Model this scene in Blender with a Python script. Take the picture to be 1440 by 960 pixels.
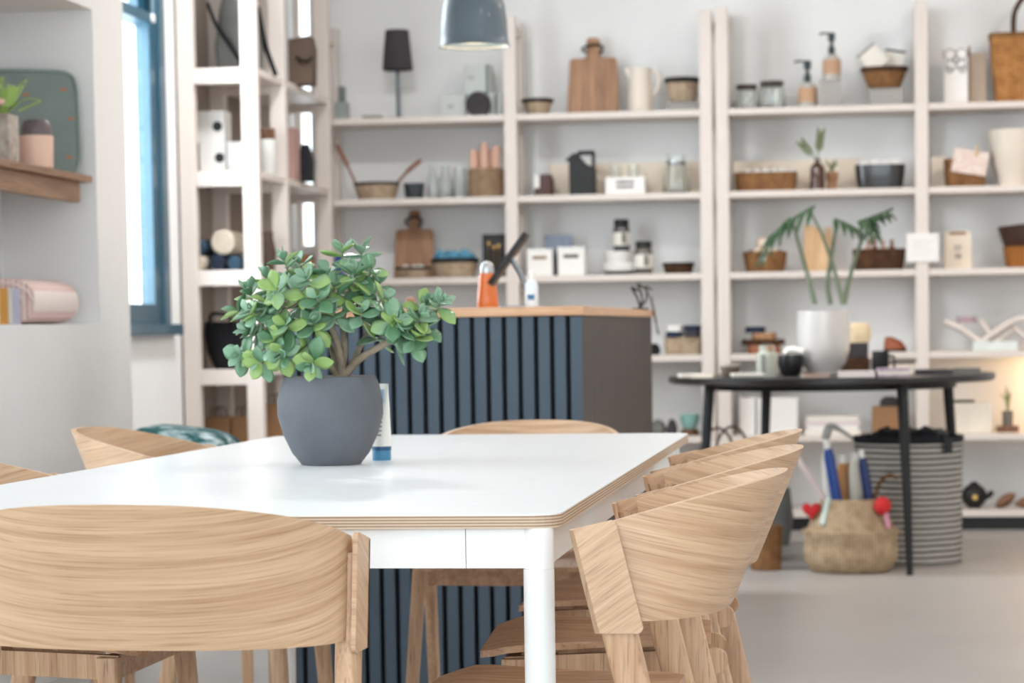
import bpy, bmesh, math, random
from mathutils import Vector, Matrix, Euler
from math import sin, cos, pi, radians, atan, sqrt, atan2
random.seed(7)
for o in list(bpy.data.objects): bpy.data.objects.remove(o, do_unlink=True)
SC = bpy.context.scene
COL = SC.collection

# ------------------------------------------------------------------ camera
F = 3500.0
HC = 0.975
YAW, PITCH, ROLL = atan(461 / F), 0.065, -0.0150
PPY = 459 + PITCH * F
FWD = Vector((-sin(YAW) * cos(PITCH), cos(YAW) * cos(PITCH), -sin(PITCH)))
_r = FWD.cross(Vector((0, 0, 1))).normalized()
_u = _r.cross(FWD)
RIGHT = _r * cos(ROLL) + _u * sin(ROLL)
UP = -_r * sin(ROLL) + _u * cos(ROLL)
cam = bpy.data.cameras.new('camera')
camo = bpy.data.objects.new('camera', cam)
COL.objects.link(camo)
camo.matrix_world = Matrix(((RIGHT.x, UP.x, -FWD.x, 0), (RIGHT.y, UP.y, -FWD.y, 0), (RIGHT.z, UP.z, -FWD.z, HC), (0, 0, 0, 1)))
cam.sensor_width = 36
cam.lens = F / 1440 * 36
cam.shift_y = (PPY - 480) / 1440
cam.clip_start = 0.05
cam.clip_end = 200
cam.dof.use_dof = True
cam.dof.focus_distance = 3.62
cam.dof.aperture_fstop = 7.8
SC.camera = camo

# ------------------------------------------------------------------ world, light, exposure
SC.view_settings.view_transform = 'Standard'
SC.view_settings.look = 'None'
SC.view_settings.gamma = 1
SC.view_settings.use_curve_mapping = False
SC.view_settings.exposure = 0.28
world = bpy.data.worlds.new('world')
SC.world = world
world.use_nodes = True
bg = world.node_tree.nodes['Background']
bg.inputs[0].default_value = (0.86, 0.93, 1.0, 1)
bg.inputs[1].default_value = 3.0


def area(name, loc, rot, sx, sy, power, color):
    l = bpy.data.lights.new(name, 'AREA')
    l.shape = 'RECTANGLE'
    l.size, l.size_y = sx, sy
    l.energy = power
    l.color = color
    o = bpy.data.objects.new(name, l)
    COL.objects.link(o)
    o.location = loc
    o.rotation_euler = rot
    return o


DAY = (0.90, 0.955, 1.0)
# daylight through the openings of the room (area lamps at each window; the street and shopfront ones are unseen)
area('daylight_side_window', (-2.98, 8.95, 1.95), (0, radians(-90), 0), 1.9, 1.7, 85, DAY)
area('daylight_corner_window', (-2.602, 12.30, 2.1), (radians(-90), 0, 0), 0.12, 1.5, 3, DAY)
area('daylight_street_window', (-2.95, 4.3, 1.75), (0, radians(-90), 0), 2.2, 2.6, 19, DAY)
area('daylight_street_window', (-2.95, 1.2, 1.75), (0, radians(-90), 0), 2.2, 2.6, 15, DAY)
area('daylight_shopfront', (0.4, -2.75, 1.6), (radians(90), 0, 0), 5.0, 2.6, 100, DAY)


# ------------------------------------------------------------------ helpers
def at(px, py, Y):
    r = RIGHT * ((px - 720) / F) - UP * ((py - PPY) / F) + FWD
    return Vector((0, 0, HC)) + r * (Y / r.y)


def scl(p):
    return F / (Vector(p) - Vector((0, 0, HC))).dot(FWD)


def lin(c):
    r = []
    for v in c:
        v = v / 255.0
        r.append(v / 12.92 if v <= 0.04045 else ((v + 0.055) / 1.055) ** 2.4)
    return (r[0], r[1], r[2], 1)


MATS = {}


def M(name, rgb, rough=0.5, metal=0.0, var=0.12, scale=6.0, bump=0.0, bscale=60.0, stretch=(1, 1, 1), trans=0.0, coat=0.0, spec=0.5, rgb2=None, emit=None, ramp=(0.3, 0.7)):
    if name in MATS: return MATS[name]
    m = bpy.data.materials.new(name)
    m.use_nodes = True
    nt = m.node_tree
    b = nt.nodes['Principled BSDF']
    c = lin(rgb)
    tc = nt.nodes.new('ShaderNodeTexCoord')
    mp = nt.nodes.new('ShaderNodeMapping')
    mp.inputs['Scale'].default_value = stretch
    nt.links.new(tc.outputs['Object'], mp.inputs[0])
    n = nt.nodes.new('ShaderNodeTexNoise')
    n.inputs['Scale'].default_value = scale
    n.inputs['Detail'].default_value = 4
    nt.links.new(mp.outputs[0], n.inputs['Vector'])
    r = nt.nodes.new('ShaderNodeValToRGB')
    r.color_ramp.elements[0].position = ramp[0]
    r.color_ramp.elements[1].position = ramp[1]
    c2 = lin(rgb2) if rgb2 else tuple(min(1, v * (1 + var)) for v in c[:3]) + (1,)
    c1 = c if rgb2 else tuple(v * (1 - var) for v in c[:3]) + (1,)
    r.color_ramp.elements[0].color = c1
    r.color_ramp.elements[1].color = c2
    nt.links.new(n.outputs[0], r.inputs[0])
    nt.links.new(r.outputs[0], b.inputs['Base Color'])
    b.inputs['Roughness'].default_value = rough
    b.inputs['Metallic'].default_value = metal
    b.inputs['Transmission Weight'].default_value = trans
    b.inputs['Coat Weight'].default_value = coat
    b.inputs['Specular IOR Level'].default_value = spec
    if emit:
        b.inputs['Emission Color'].default_value = lin(emit[0])
        b.inputs['Emission Strength'].default_value = emit[1]
    if bump:
        n2 = nt.nodes.new('ShaderNodeTexNoise')
        n2.inputs['Scale'].default_value = bscale
        nt.links.new(mp.outputs[0], n2.inputs['Vector'])
        bp = nt.nodes.new('ShaderNodeBump')
        bp.inputs['Strength'].default_value = bump
        bp.inputs['Distance'].default_value = 0.004
        nt.links.new(n2.outputs[0], bp.inputs['Height'])
        nt.links.new(bp.outputs[0], b.inputs['Normal'])
    MATS[name] = m
    return m


def woven(name, rgb, rgb2, sx=70.0, sz=90.0, strength=0.6, rough=0.85):
    """cane or grass weave: crossed bands in colour and relief"""
    if name in MATS: return MATS[name]
    m = bpy.data.materials.new(name)
    m.use_nodes = True
    nt = m.node_tree
    b = nt.nodes['Principled BSDF']
    b.inputs['Roughness'].default_value = rough
    b.inputs['Specular IOR Level'].default_value = 0.25
    tc = nt.nodes.new('ShaderNodeTexCoord')
    w1 = nt.nodes.new('ShaderNodeTexWave')
    w1.bands_direction = 'Z'
    w1.inputs['Scale'].default_value = sz / 6.28
    w1.inputs['Distortion'].default_value = 1.2
    w1.inputs['Detail Scale'].default_value = 3
    w2 = nt.nodes.new('ShaderNodeTexWave')
    w2.bands_direction = 'X'
    w2.inputs['Scale'].default_value = sx / 6.28
    w2.inputs['Distortion'].default_value = 1.5
    for w in (w1, w2): nt.links.new(tc.outputs['Object'], w.inputs[0])
    mul = nt.nodes.new('ShaderNodeMath')
    mul.operation = 'MULTIPLY'
    nt.links.new(w1.outputs[1], mul.inputs[0])
    nt.links.new(w2.outputs[1], mul.inputs[1])
    add = nt.nodes.new('ShaderNodeMath')
    add.operation = 'ADD'
    nt.links.new(mul.outputs[0], add.inputs[0])
    nz = nt.nodes.new('ShaderNodeTexNoise')
    nz.inputs['Scale'].default_value = 25
    nt.links.new(tc.outputs['Object'], nz.inputs['Vector'])
    nt.links.new(nz.outputs[0], add.inputs[1])
    r = nt.nodes.new('ShaderNodeValToRGB')
    r.color_ramp.elements[0].position = 0.35
    r.color_ramp.elements[1].position = 0.95
    r.color_ramp.elements[0].color = lin(rgb2)
    r.color_ramp.elements[1].color = lin(rgb)
    nt.links.new(add.outputs[0], r.inputs[0])
    nt.links.new(r.outputs[0], b.inputs['Base Color'])
    bp = nt.nodes.new('ShaderNodeBump')
    bp.inputs['Strength'].default_value = strength
    bp.inputs['Distance'].default_value = 0.006
    nt.links.new(add.outputs[0], bp.inputs['Height'])
    nt.links.new(bp.outputs[0], b.inputs['Normal'])
    MATS[name] = m
    return m


def oak(name, light, dark, coord='Object', sc=(3, 3, 3), curve=0.0, rough=0.45):
    """straight grained wood: stretched noise plus fine dark pores; grain runs where the scale is small"""
    if name in MATS: return MATS[name]
    m = bpy.data.materials.new(name)
    m.use_nodes = True
    nt = m.node_tree
    b = nt.nodes['Principled BSDF']
    b.inputs['Roughness'].default_value = rough
    tc = nt.nodes.new('ShaderNodeTexCoord')
    vec = tc.outputs[coord]
    if curve:
        sp = nt.nodes.new('ShaderNodeSeparateXYZ')
        nt.links.new(vec, sp.inputs[0])
        sq = nt.nodes.new('ShaderNodeMath'); sq.operation = 'POWER'
        ab = nt.nodes.new('ShaderNodeMath'); ab.operation = 'ABSOLUTE'
        nt.links.new(sp.outputs[0], ab.inputs[0])
        nt.links.new(ab.outputs[0], sq.inputs[0]); sq.inputs[1].default_value = 2.2
        ml = nt.nodes.new('ShaderNodeMath'); ml.operation = 'MULTIPLY_ADD'
        nt.links.new(sq.outputs[0], ml.inputs[0]); ml.inputs[1].default_value = curve
        nt.links.new(sp.outputs[1], ml.inputs[2])
        cb = nt.nodes.new('ShaderNodeCombineXYZ')
        nt.links.new(sp.outputs[0], cb.inputs[0]); nt.links.new(ml.outputs[0], cb.inputs[1])
        vec = cb.outputs[0]
    mp = nt.nodes.new('ShaderNodeMapping')
    mp.inputs['Scale'].default_value = sc
    nt.links.new(vec, mp.inputs[0])
    oi = nt.nodes.new('ShaderNodeObjectInfo')
    rm = nt.nodes.new('ShaderNodeVectorMath'); rm.operation = 'SCALE'
    rm.inputs[0].default_value = (37, 23, 11)
    nt.links.new(oi.outputs['Random'], rm.inputs['Scale'])
    nt.links.new(rm.outputs[0], mp.inputs['Location'])
    n = nt.nodes.new('ShaderNodeTexNoise')
    n.inputs['Scale'].default_value = 1.0
    n.inputs['Detail'].default_value = 7
    n.inputs['Roughness'].default_value = 0.62
    n.inputs['Distortion'].default_value = 0.25
    nt.links.new(mp.outputs[0], n.inputs['Vector'])
    r = nt.nodes.new('ShaderNodeValToRGB')
    r.color_ramp.elements[0].position = 0.36
    r.color_ramp.elements[1].position = 0.62
    r.color_ramp.elements[0].color = lin(dark)
    r.color_ramp.elements[1].color = lin(light)
    nt.links.new(n.outputs[0], r.inputs[0])
    mp2 = nt.nodes.new('ShaderNodeMapping')
    mp2.inputs['Scale'].default_value = tuple(v * (3.2 if v == min(sc[:2] if coord == 'UV' else sc) else 5.5) for v in sc)
    nt.links.new(vec, mp2.inputs[0])
    n2 = nt.nodes.new('ShaderNodeTexNoise')
    n2.inputs['Scale'].default_value = 1.0
    n2.inputs['Detail'].default_value = 3
    nt.links.new(mp2.outputs[0], n2.inputs['Vector'])
    r2 = nt.nodes.new('ShaderNodeValToRGB')
    r2.color_ramp.elements[0].position = 0.31
    r2.color_ramp.elements[1].position = 0.45
    r2.color_ramp.elements[0].color = (0.55, 0.48, 0.42, 1)
    r2.color_ramp.elements[1].color = (1, 1, 1, 1)
    nt.links.new(n2.outputs[0], r2.inputs[0])
    mx = nt.nodes.new('ShaderNodeMixRGB'); mx.blend_type = 'MULTIPLY'
    mx.inputs[0].default_value = 0.8
    nt.links.new(r.outputs[0], mx.inputs[1]); nt.links.new(r2.outputs[0], mx.inputs[2])
    nt.links.new(mx.outputs[0], b.inputs['Base Color'])
    bp = nt.nodes.new('ShaderNodeBump')
    bp.inputs['Strength'].default_value = 0.12
    bp.inputs['Distance'].default_value = 0.001
    nt.links.new(n2.outputs[0], bp.inputs['Height'])
    nt.links.new(bp.outputs[0], b.inputs['Normal'])
    MATS[name] = m
    return m


def stripes(name, cols, period, rough=0.6, axis=2, noise=0.0, bump=0.0):
    """bands of colour along one object axis"""
    if name in MATS: return MATS[name]
    m = bpy.data.materials.new(name)
    m.use_nodes = True
    nt = m.node_tree
    b = nt.nodes['Principled BSDF']
    b.inputs['Roughness'].default_value = rough
    tc = nt.nodes.new('ShaderNodeTexCoord')
    sp = nt.nodes.new('ShaderNodeSeparateXYZ')
    nt.links.new(tc.outputs['Object'], sp.inputs[0])
    nz = nt.nodes.new('ShaderNodeTexNoise')
    nz.inputs['Scale'].default_value = 14
    nt.links.new(tc.outputs['Object'], nz.inputs['Vector'])
    ma = nt.nodes.new('ShaderNodeMath'); ma.operation = 'MULTIPLY_ADD'
    nt.links.new(nz.outputs[0], ma.inputs[0]); ma.inputs[1].default_value = noise
    nt.links.new(sp.outputs[axis], ma.inputs[2])
    dv = nt.nodes.new('ShaderNodeMath'); dv.operation = 'DIVIDE'
    nt.links.new(ma.outputs[0], dv.inputs[0]); dv.inputs[1].default_value = period
    fr = nt.nodes.new('ShaderNodeMath'); fr.operation = 'FRACT'
    nt.links.new(dv.outputs[0], fr.inputs[0])
    r = nt.nodes.new('ShaderNodeValToRGB')
    r.color_ramp.interpolation = 'CONSTANT' if not noise else 'LINEAR'
    el = r.color_ramp.elements
    while len(el) < len(cols): el.new(0.5)
    for i, (p, c) in enumerate(cols):
        el[i].position = p
        el[i].color = lin(c)
    nt.links.new(fr.outputs[0], r.inputs[0])
    nt.links.new(r.outputs[0], b.inputs['Base Color'])
    MATS[name] = m
    return m


def mesh(name, verts, faces, mat, parent=None, smooth=False, uvs=None, bevel=0.0, loc=None, rot=None, sharp=None):
    me = bpy.data.meshes.new(name)
    me.from_pydata([tuple(v) for v in verts], [], faces)
    if bevel:
        bm = bmesh.new(); bm.from_mesh(me)
        bmesh.ops.bevel(bm, geom=list(bm.edges), offset=bevel, segments=2, affect='EDGES', profile=0.6)
        bm.to_mesh(me); bm.free()
    me.update()
    if uvs:
        ul = me.uv_layers.new(name='UVMap')
        for lp in me.loops: ul.data[lp.index].uv = uvs[lp.vertex_index]
    if smooth:
        me.polygons.foreach_set('use_smooth', [True] * len(me.polygons))
        if sharp: me.set_sharp_from_angle(angle=radians(sharp))
    me.materials.append(mat)
    o = bpy.data.objects.new(name, me)
    COL.objects.link(o)
    if parent: o.parent = parent
    if loc: o.location = loc
    if rot: o.rotation_euler = rot
    return o


def boxv(x0, x1, y0, y1, z0, z1):
    v = [(x0, y0, z0), (x1, y0, z0), (x1, y1, z0), (x0, y1, z0), (x0, y0, z1), (x1, y0, z1), (x1, y1, z1), (x0, y1, z1)]
    f = [(0, 3, 2, 1), (4, 5, 6, 7), (0, 1, 5, 4), (1, 2, 6, 5), (2, 3, 7, 6), (3, 0, 4, 7)]
    return v, f


def box(name, x0, x1, y0, y1, z0, z1, mat, parent=None, bevel=0.0, **k):
    v, f = boxv(x0, x1, y0, y1, z0, z1)
    return mesh(name, v, f, mat, parent, bevel=bevel, **k)


def cbox(name, cx, cy, z0, w, d, h, mat, parent=None, bevel=0.0, **k):
    return box(name, cx - w / 2, cx + w / 2, cy - d / 2, cy + d / 2, z0, z0 + h, mat, parent, bevel, **k)


def lathe(name, prof, mat, parent=None, seg=28, cx=0.0, cy=0.0, sharp=40, sy=1.0, **k):
    v, f = [], []
    n = len(prof)
    for (r, z) in prof:
        for i in range(seg):
            a = 2 * pi * i / seg
            v.append((cx + max(r, 1e-5) * cos(a), cy + max(r, 1e-5) * sin(a) * sy, z))
    for j in range(n - 1):
        for i in range(seg):
            a, b = j * seg + i, j * seg + (i + 1) % seg
            f.append((a, b, b + seg, a + seg))
    ring = name in ('rim', 'label', 'collar', 'blue_band', 'pot_lining', 'inner_lining', 'frame', 'shade')
    if not ring and prof[0][0] > 1e-4: f.append(tuple(range(seg - 1, -1, -1)))
    if not ring and prof[-1][0] > 1e-4: f.append(tuple(range((n - 1) * seg, n * seg)))
    return mesh(name, v, f, mat, parent, smooth=True, sharp=sharp, **k)


def se_ring(w, d, z, n=32, e=4.0, ox=0.0, oy=0.0):
    r = []
    for i in range(n):
        a = 2 * pi * i / n
        c, s = cos(a), sin(a)
        x = (abs(c) ** (2 / e)) * (1 if c >= 0 else -1) * w / 2
        y = (abs(s) ** (2 / e)) * (1 if s >= 0 else -1) * d / 2
        r.append((x + ox, y + oy, z))
    return r


def loft(name, rings, mat, parent=None, cap0=True, cap1=True, smooth=True, sharp=40, **k):
    n = len(rings[0])
    v = [p for r in rings for p in r]
    f = []
    for j in range(len(rings) - 1):
        for i in range(n):
            a, b = j * n + i, j * n + (i + 1) % n
            f.append((a, b, b + n, a + n))
    if cap0: f.append(tuple(range(n - 1, -1, -1)))
    if cap1: f.append(tuple(range((len(rings) - 1) * n, len(rings) * n)))
    return mesh(name, v, f, mat, parent, smooth=smooth, sharp=sharp, **k)


def tub(name, w0, d0, w1, d1, h, mat, parent=None, e=5.0, t=0.006, z0=0.0, floor=0.012, n=36, **k):
    """open rectangular / oval vessel with wall thickness"""
    return loft(name, [se_ring(w0, d0, z0, n, e), se_ring((w0 + w1) / 2 + .003, (d0 + d1) / 2 + .003, z0 + h / 2, n, e), se_ring(w1, d1, z0 + h, n, e),
                       se_ring(w1 - 2 * t, d1 - 2 * t, z0 + h, n, e), se_ring(w0 - 2 * t, d0 - 2 * t, z0 + floor, n, e)], mat, parent, **k)


def tube(name, pts, rad, mat, parent=None, seg=8, closed=False, flat=1.0, **k):
    pts = [Vector(p) for p in pts]
    if not hasattr(rad, '__len__'): rad = [rad] * len(pts)
    n = len(pts)
    v, f = [], []
    ref = Vector((0.13, 0.37, 1)).normalized()
    for i, p in enumerate(pts):
        if closed: t = pts[(i + 1) % n] - pts[(i - 1) % n]
        else: t = pts[min(i + 1, n - 1)] - pts[max(i - 1, 0)]
        t.normalize()
        a = t.cross(ref)
        if a.length < 0.1: a = t.cross(Vector((1, 0, 0)))
        a.normalize(); b = t.cross(a)
        for j in range(seg):
            q = 2 * pi * j / seg
            v.append(p + a * cos(q) * rad[i] + b * sin(q) * rad[i] * flat)
    for i in range(n if closed else n - 1):
        i2 = (i + 1) % n
        for j in range(seg):
            j2 = (j + 1) % seg
            f.append((i * seg + j, i * seg + j2, i2 * seg + j2, i2 * seg + j))
    if not closed:
        f.append(tuple(range(seg - 1, -1, -1)))
        f.append(tuple(range((n - 1) * seg, n * seg)))
    return mesh(name, v, f, mat, parent, smooth=True, sharp=60, **k)


def smoothpath(pts, n=6):
    """Catmull-Rom through points"""
    P = [Vector(p) for p in pts]
    P = [P[0] * 2 - P[1]] + P + [P[-1] * 2 - P[-2]]
    out = []
    for i in range(1, len(P) - 2):
        for k in range(n):
            t = k / n
            a, b, c, d = P[i - 1], P[i], P[i + 1], P[i + 2]
            out.append(0.5 * ((2 * b) + (c - a) * t + (2 * a - 5 * b + 4 * c - d) * t * t + (3 * b - a - 3 * c + d) * t ** 3))
    out.append(P[-2])
    return out


def prism(name, outline, d, mat, parent=None, bevel=0.0, plane='xz', **k):
    """outline in (x,z) extruded along y by d (centred)"""
    n = len(outline)
    if plane == 'xz':
        v = [(x, -d / 2, z) for x, z in outline] + [(x, d / 2, z) for x, z in outline]
    else:
        v = [(x, y, 0) for x, y in outline] + [(x, y, d) for x, y in outline]
    f = [tuple(range(n)), tuple(range(2 * n - 1, n - 1, -1))]
    for i in range(n):
        j = (i + 1) % n
        f.append((j, i, i + n, j + n))
    me = bpy.data.meshes.new(name)
    me.from_pydata(v, [], f)
    bm = bmesh.new(); bm.from_mesh(me)
    bmesh.ops.recalc_face_normals(bm, faces=bm.faces)
    if bevel:
        ed = [e for e in bm.edges if e.calc_face_angle(0) > 1.2]
        bmesh.ops.bevel(bm, geom=ed, offset=bevel, segments=2, affect='EDGES', profile=0.6)
    bm.to_mesh(me); bm.free()
    me.materials.append(mat)
    o = bpy.data.objects.new(name, me)
    COL.objects.link(o)
    if parent: o.parent = parent
    for kk, vv in k.items():
        if kk == 'loc': o.location = vv
        if kk == 'rot': o.rotation_euler = vv
    return o


def tag(o, label, cat, group=None):
    o['label'] = label
    o['category'] = cat
    if group: o['group'] = group
    return o


def thing(name, label, cat, loc=(0, 0, 0), rotz=0.0, group=None):
    o = bpy.data.objects.new(name, None)
    o.empty_display_size = 0.05
    COL.objects.link(o)
    o.location = loc
    o.rotation_euler = (0, 0, rotz)
    return tag(o, label, cat, group)


def struct(o):
    o['kind'] = 'structure'
    return o


def dup(root, loc, rotz, label=None):
    r = root.copy(); COL.objects.link(r)
    r.location = loc; r.rotation_euler = (0, 0, rotz)
    if label: r['label'] = label
    for ch in list(root.children):
        c = ch.copy(); COL.objects.link(c); c.parent = r
        for g in list(ch.children):
            d = g.copy(); COL.objects.link(d); d.parent = c
    return r


# ------------------------------------------------------------------ materials
WALL = M('wall_paint', (237, 237, 236), 0.85, var=0.02, scale=3, bump=0.03, bscale=200)
FLOORM = M('floor_resin', (164, 159, 155), 0.38, var=0.06, scale=1.6, bump=0.02, bscale=8)
WHITE_WOOD = M('white_painted_wood', (222, 211, 203), 0.45, var=0.02, scale=8)
WHITE_METAL = M('white_metal', (240, 240, 239), 0.35, var=0.01, scale=5)
LAMINATE = M('white_laminate', (238, 239, 240), 0.26, var=0.015, scale=5, stretch=(1, 6, 1), bump=0.03, bscale=40)
TEAL = M('teal_paint', (30, 78, 98), 0.35, var=0.1, scale=4, coat=0.2)
SLATE = M('slate_blue_paint', (70, 84, 97), 0.6, var=0.06, scale=9, stretch=(1, 1, .2))
SLATE_DARK = M('dark_backing', (16, 20, 26), 0.7)
DARK_OAK = oak('smoked_oak', (68, 57, 50), (40, 33, 29), sc=(60, 60, 2.2), rough=0.6)
COUNTER_OAK = oak('counter_oak', (224, 180, 142), (196, 148, 110), sc=(3, 60, 60))
PLY = stripes('plywood_edge', [(0.0, (204, 182, 158)), (0.55, (150, 124, 102))], 0.0040, rough=0.6)
OAK_SHELL = oak('oak_shell_veneer', (209, 175, 142), (184, 147, 114), coord='UV', sc=(2.6, 105, 1), curve=-0.5)
OAK_PANEL = oak('oak_panel_veneer', (207, 173, 141), (185, 148, 116), coord='UV', sc=(5, 120, 1), curve=0)
OAK_LEG = oak('oak_leg', (206, 170, 136), (178, 139, 106), sc=(60, 60, 3))
OAK_SEAT = oak('oak_seat', (200, 160, 126), (168, 126, 94), sc=(55, 3, 55))
CREAM = M('cream_ceramic', (226, 214, 200), 0.4, var=0.03)
WHITE_CER = M('white_ceramic', (238, 235, 230), 0.3, var=0.02)
WHITE_CARD = M('white_card', (236, 233, 229), 0.6, var=0.02)
CREAM_CARD = M('cream_card', (236, 222, 204), 0.65, var=0.03)
BEIGE_CARD = M('beige_card', (205, 190, 172), 0.7, var=0.04)
KRAFT = M('kraft_paper', (150, 112, 78), 0.8, var=0.08)
BROWNBAG = M('dark_brown_paper', (98, 80, 68), 0.8, var=0.12, bump=0.2, bscale=30)
BLACK = M('black_matt', (13, 13, 14), 0.55, var=0.15)
BLACK_FAB = M('black_fabric', (22, 23, 28), 0.9, var=0.3, bump=0.5, bscale=90)
CHARCOAL = M('charcoal_fabric', (66, 62, 66), 0.9, var=0.15, bump=0.3, bscale=300)
GREY_FAB = M('grey_felt', (112, 112, 108), 0.95, var=0.15, bump=0.3, bscale=150)
GUNMETAL = M('blue_grey_metal', (86, 100, 110), 0.42, metal=0.0, var=0.06, coat=0.2)
BRASS = M('brass', (198, 160, 96), 0.3, metal=1.0, var=0.05)
STEEL = M('brushed_steel', (190, 192, 195), 0.28, metal=1.0, var=0.05)
GLASS = M('clear_glass', (246, 250, 249), 0.02, trans=1.0, var=0.0)
PANE = M('window_pane', (252, 254, 254), 0.0, trans=1.0, var=0.0)
_nt = PANE.node_tree          # thin clear pane: see-through with a faint reflection
_tr = _nt.nodes.new('ShaderNodeBsdfTransparent'); _tr.inputs[0].default_value = (.97, .985, .985, 1)
_gl = _nt.nodes.new('ShaderNodeBsdfGlossy'); _gl.inputs['Roughness'].default_value = 0.0
_mx = _nt.nodes.new('ShaderNodeMixShader')
_mx.inputs[0].default_value = 0.06; _nt.links.new(_tr.outputs[0], _mx.inputs[1]); _nt.links.new(_gl.outputs[0], _mx.inputs[2])
_nt.links.new(_mx.outputs[0], _nt.nodes['Material Output'].inputs['Surface'])
SMOKE_GLASS = M('smoked_glass', (120, 132, 140), 0.03, trans=0.9, var=0.0)
AMBER = M('amber_glass', (70, 38, 20), 0.08, var=0.1, coat=0.5)
WEAVE_TAN = woven('tan_weave', (206, 184, 158), (142, 118, 94), 150, 260)
WEAVE_SEA = woven('seagrass_weave', (206, 182, 150), (142, 116, 88), 160, 300)
WEAVE_BROWN = woven('brown_weave', (160, 116, 76), (92, 62, 38), 150, 240)
WEAVE_DARK = woven('dark_weave', (98, 68, 46), (44, 30, 22), 160, 240)
WEAVE_HONEY = woven('honey_weave', (196, 140, 84), (128, 82, 44), 110, 110)
WEAVE_BLACK = woven('black_weave', (60, 56, 52), (22, 20, 20), 200, 300)
BOARD = oak('chopping_board_wood', (178, 132, 94), (138, 98, 68), sc=(50, 50, 3))
BOARD2 = oak('pale_board_wood', (226, 192, 150), (200, 160, 116), sc=(50, 50, 3))
WALNUT = oak('walnut', (132, 90, 62), (88, 56, 38), sc=(40, 40, 6))
GREEN_LEAF = None
PRINT = M('dark_print', (60, 58, 60), 0.7)
GREYPRINT = M('grey_print', (140, 136, 138), 0.7)
CONCRETE = M('grey_stoneware', (92, 95, 101), 0.75, var=0.09, scale=14, bump=0.15, bscale=160)
TERRACOTTA = M('terracotta', (176, 122, 98), 0.8)
SOIL = M('soil', (60, 46, 36), 0.95, var=0.3, scale=60, bump=0.8, bscale=90)
BARK = M('jade_bark', (146, 132, 114), 0.85, var=0.25, scale=40, bump=0.5, bscale=120)
STEM = M('green_stem', (122, 134, 110), 0.55, var=0.1)
DKLEAF = M('dark_green_leaf', (36, 66, 36), 0.35, var=0.35, scale=9)
PALELEAF = M('fresh_green_leaf', (146, 176, 84), 0.5, var=0.3, scale=12)
SPRIG = M('olive_sprig', (122, 134, 92), 0.6, var=0.2)
PINK = M('pink_glaze', (236, 198, 178), 0.5, var=0.03)
SALMON = M('salmon_cloth', (230, 186, 164), 0.8, var=0.1)
BLUE = M('cobalt_blue', (30, 66, 140), 0.4, var=0.08)
SKYBLUE = M('blue_textile', (88, 148, 176), 0.9, var=0.35, scale=22, bump=0.6, bscale=70)
NAVY = M('navy_textile', (34, 44, 62), 0.95, var=0.3, bump=0.5, bscale=90)
DENIM = M('blue_knit', (58, 84, 104), 0.95, var=0.25, bump=0.5, bscale=120)
WOOLM = M('cream_wool', (206, 194, 176), 0.95, var=0.12, bump=0.5, bscale=90)
ORANGE = M('orange_lacquer', (224, 116, 46), 0.35, var=0.06, coat=0.3)
RED = M('red_felt', (206, 42, 44), 0.8, var=0.1)
SAGE = M('sage_enamel', (112, 126, 122), 0.4, var=0.08, scale=12)
BLACKTOP = M('black_stained_top', (26, 23, 21), 0.35, var=0.3, scale=3, stretch=(1, 8, 1))
LEATHER = M('brown_leather', (142, 84, 52), 0.5, var=0.2)
PAGE = M('paper_pages', (232, 226, 216), 0.8, var=0.03)
MINT = M('mint_enamel', (140, 186, 176), 0.4, var=0.05)
LILAC = M('lilac_card', (176, 176, 196), 0.7, var=0.05)
OCHRE = M('ochre_card', (196, 140, 52), 0.7, var=0.05)
PINKCARD = M('pale_pink_card', (218, 204, 204), 0.7, var=0.05)
STONE = M('honey_stone', (222, 200, 164), 0.8, var=0.12, scale=20, bump=0.5, bscale=40)
GREYBOX = M('pale_grey_green_card', (206, 211, 206), 0.65, var=0.03)
BLUEGREY = M('blue_grey_print', (132, 142, 158), 0.7, var=0.15, scale=30)
TERRA_ITEM = M('rust_ceramic', (120, 66, 44), 0.5, var=0.2)

# ------------------------------------------------------------------ the room
XL, YB, XR, YF, ZC = -2.71, 12.06, 3.3, -2.6, 3.15
struct(box('floor', -4.0, 4.2, -4.0, 13.2, -0.12, 0.0, FLOORM))
struct(box('ceiling', -4.0, 4.2, -4.0, 13.2, ZC, ZC + 0.12, WALL))


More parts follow.
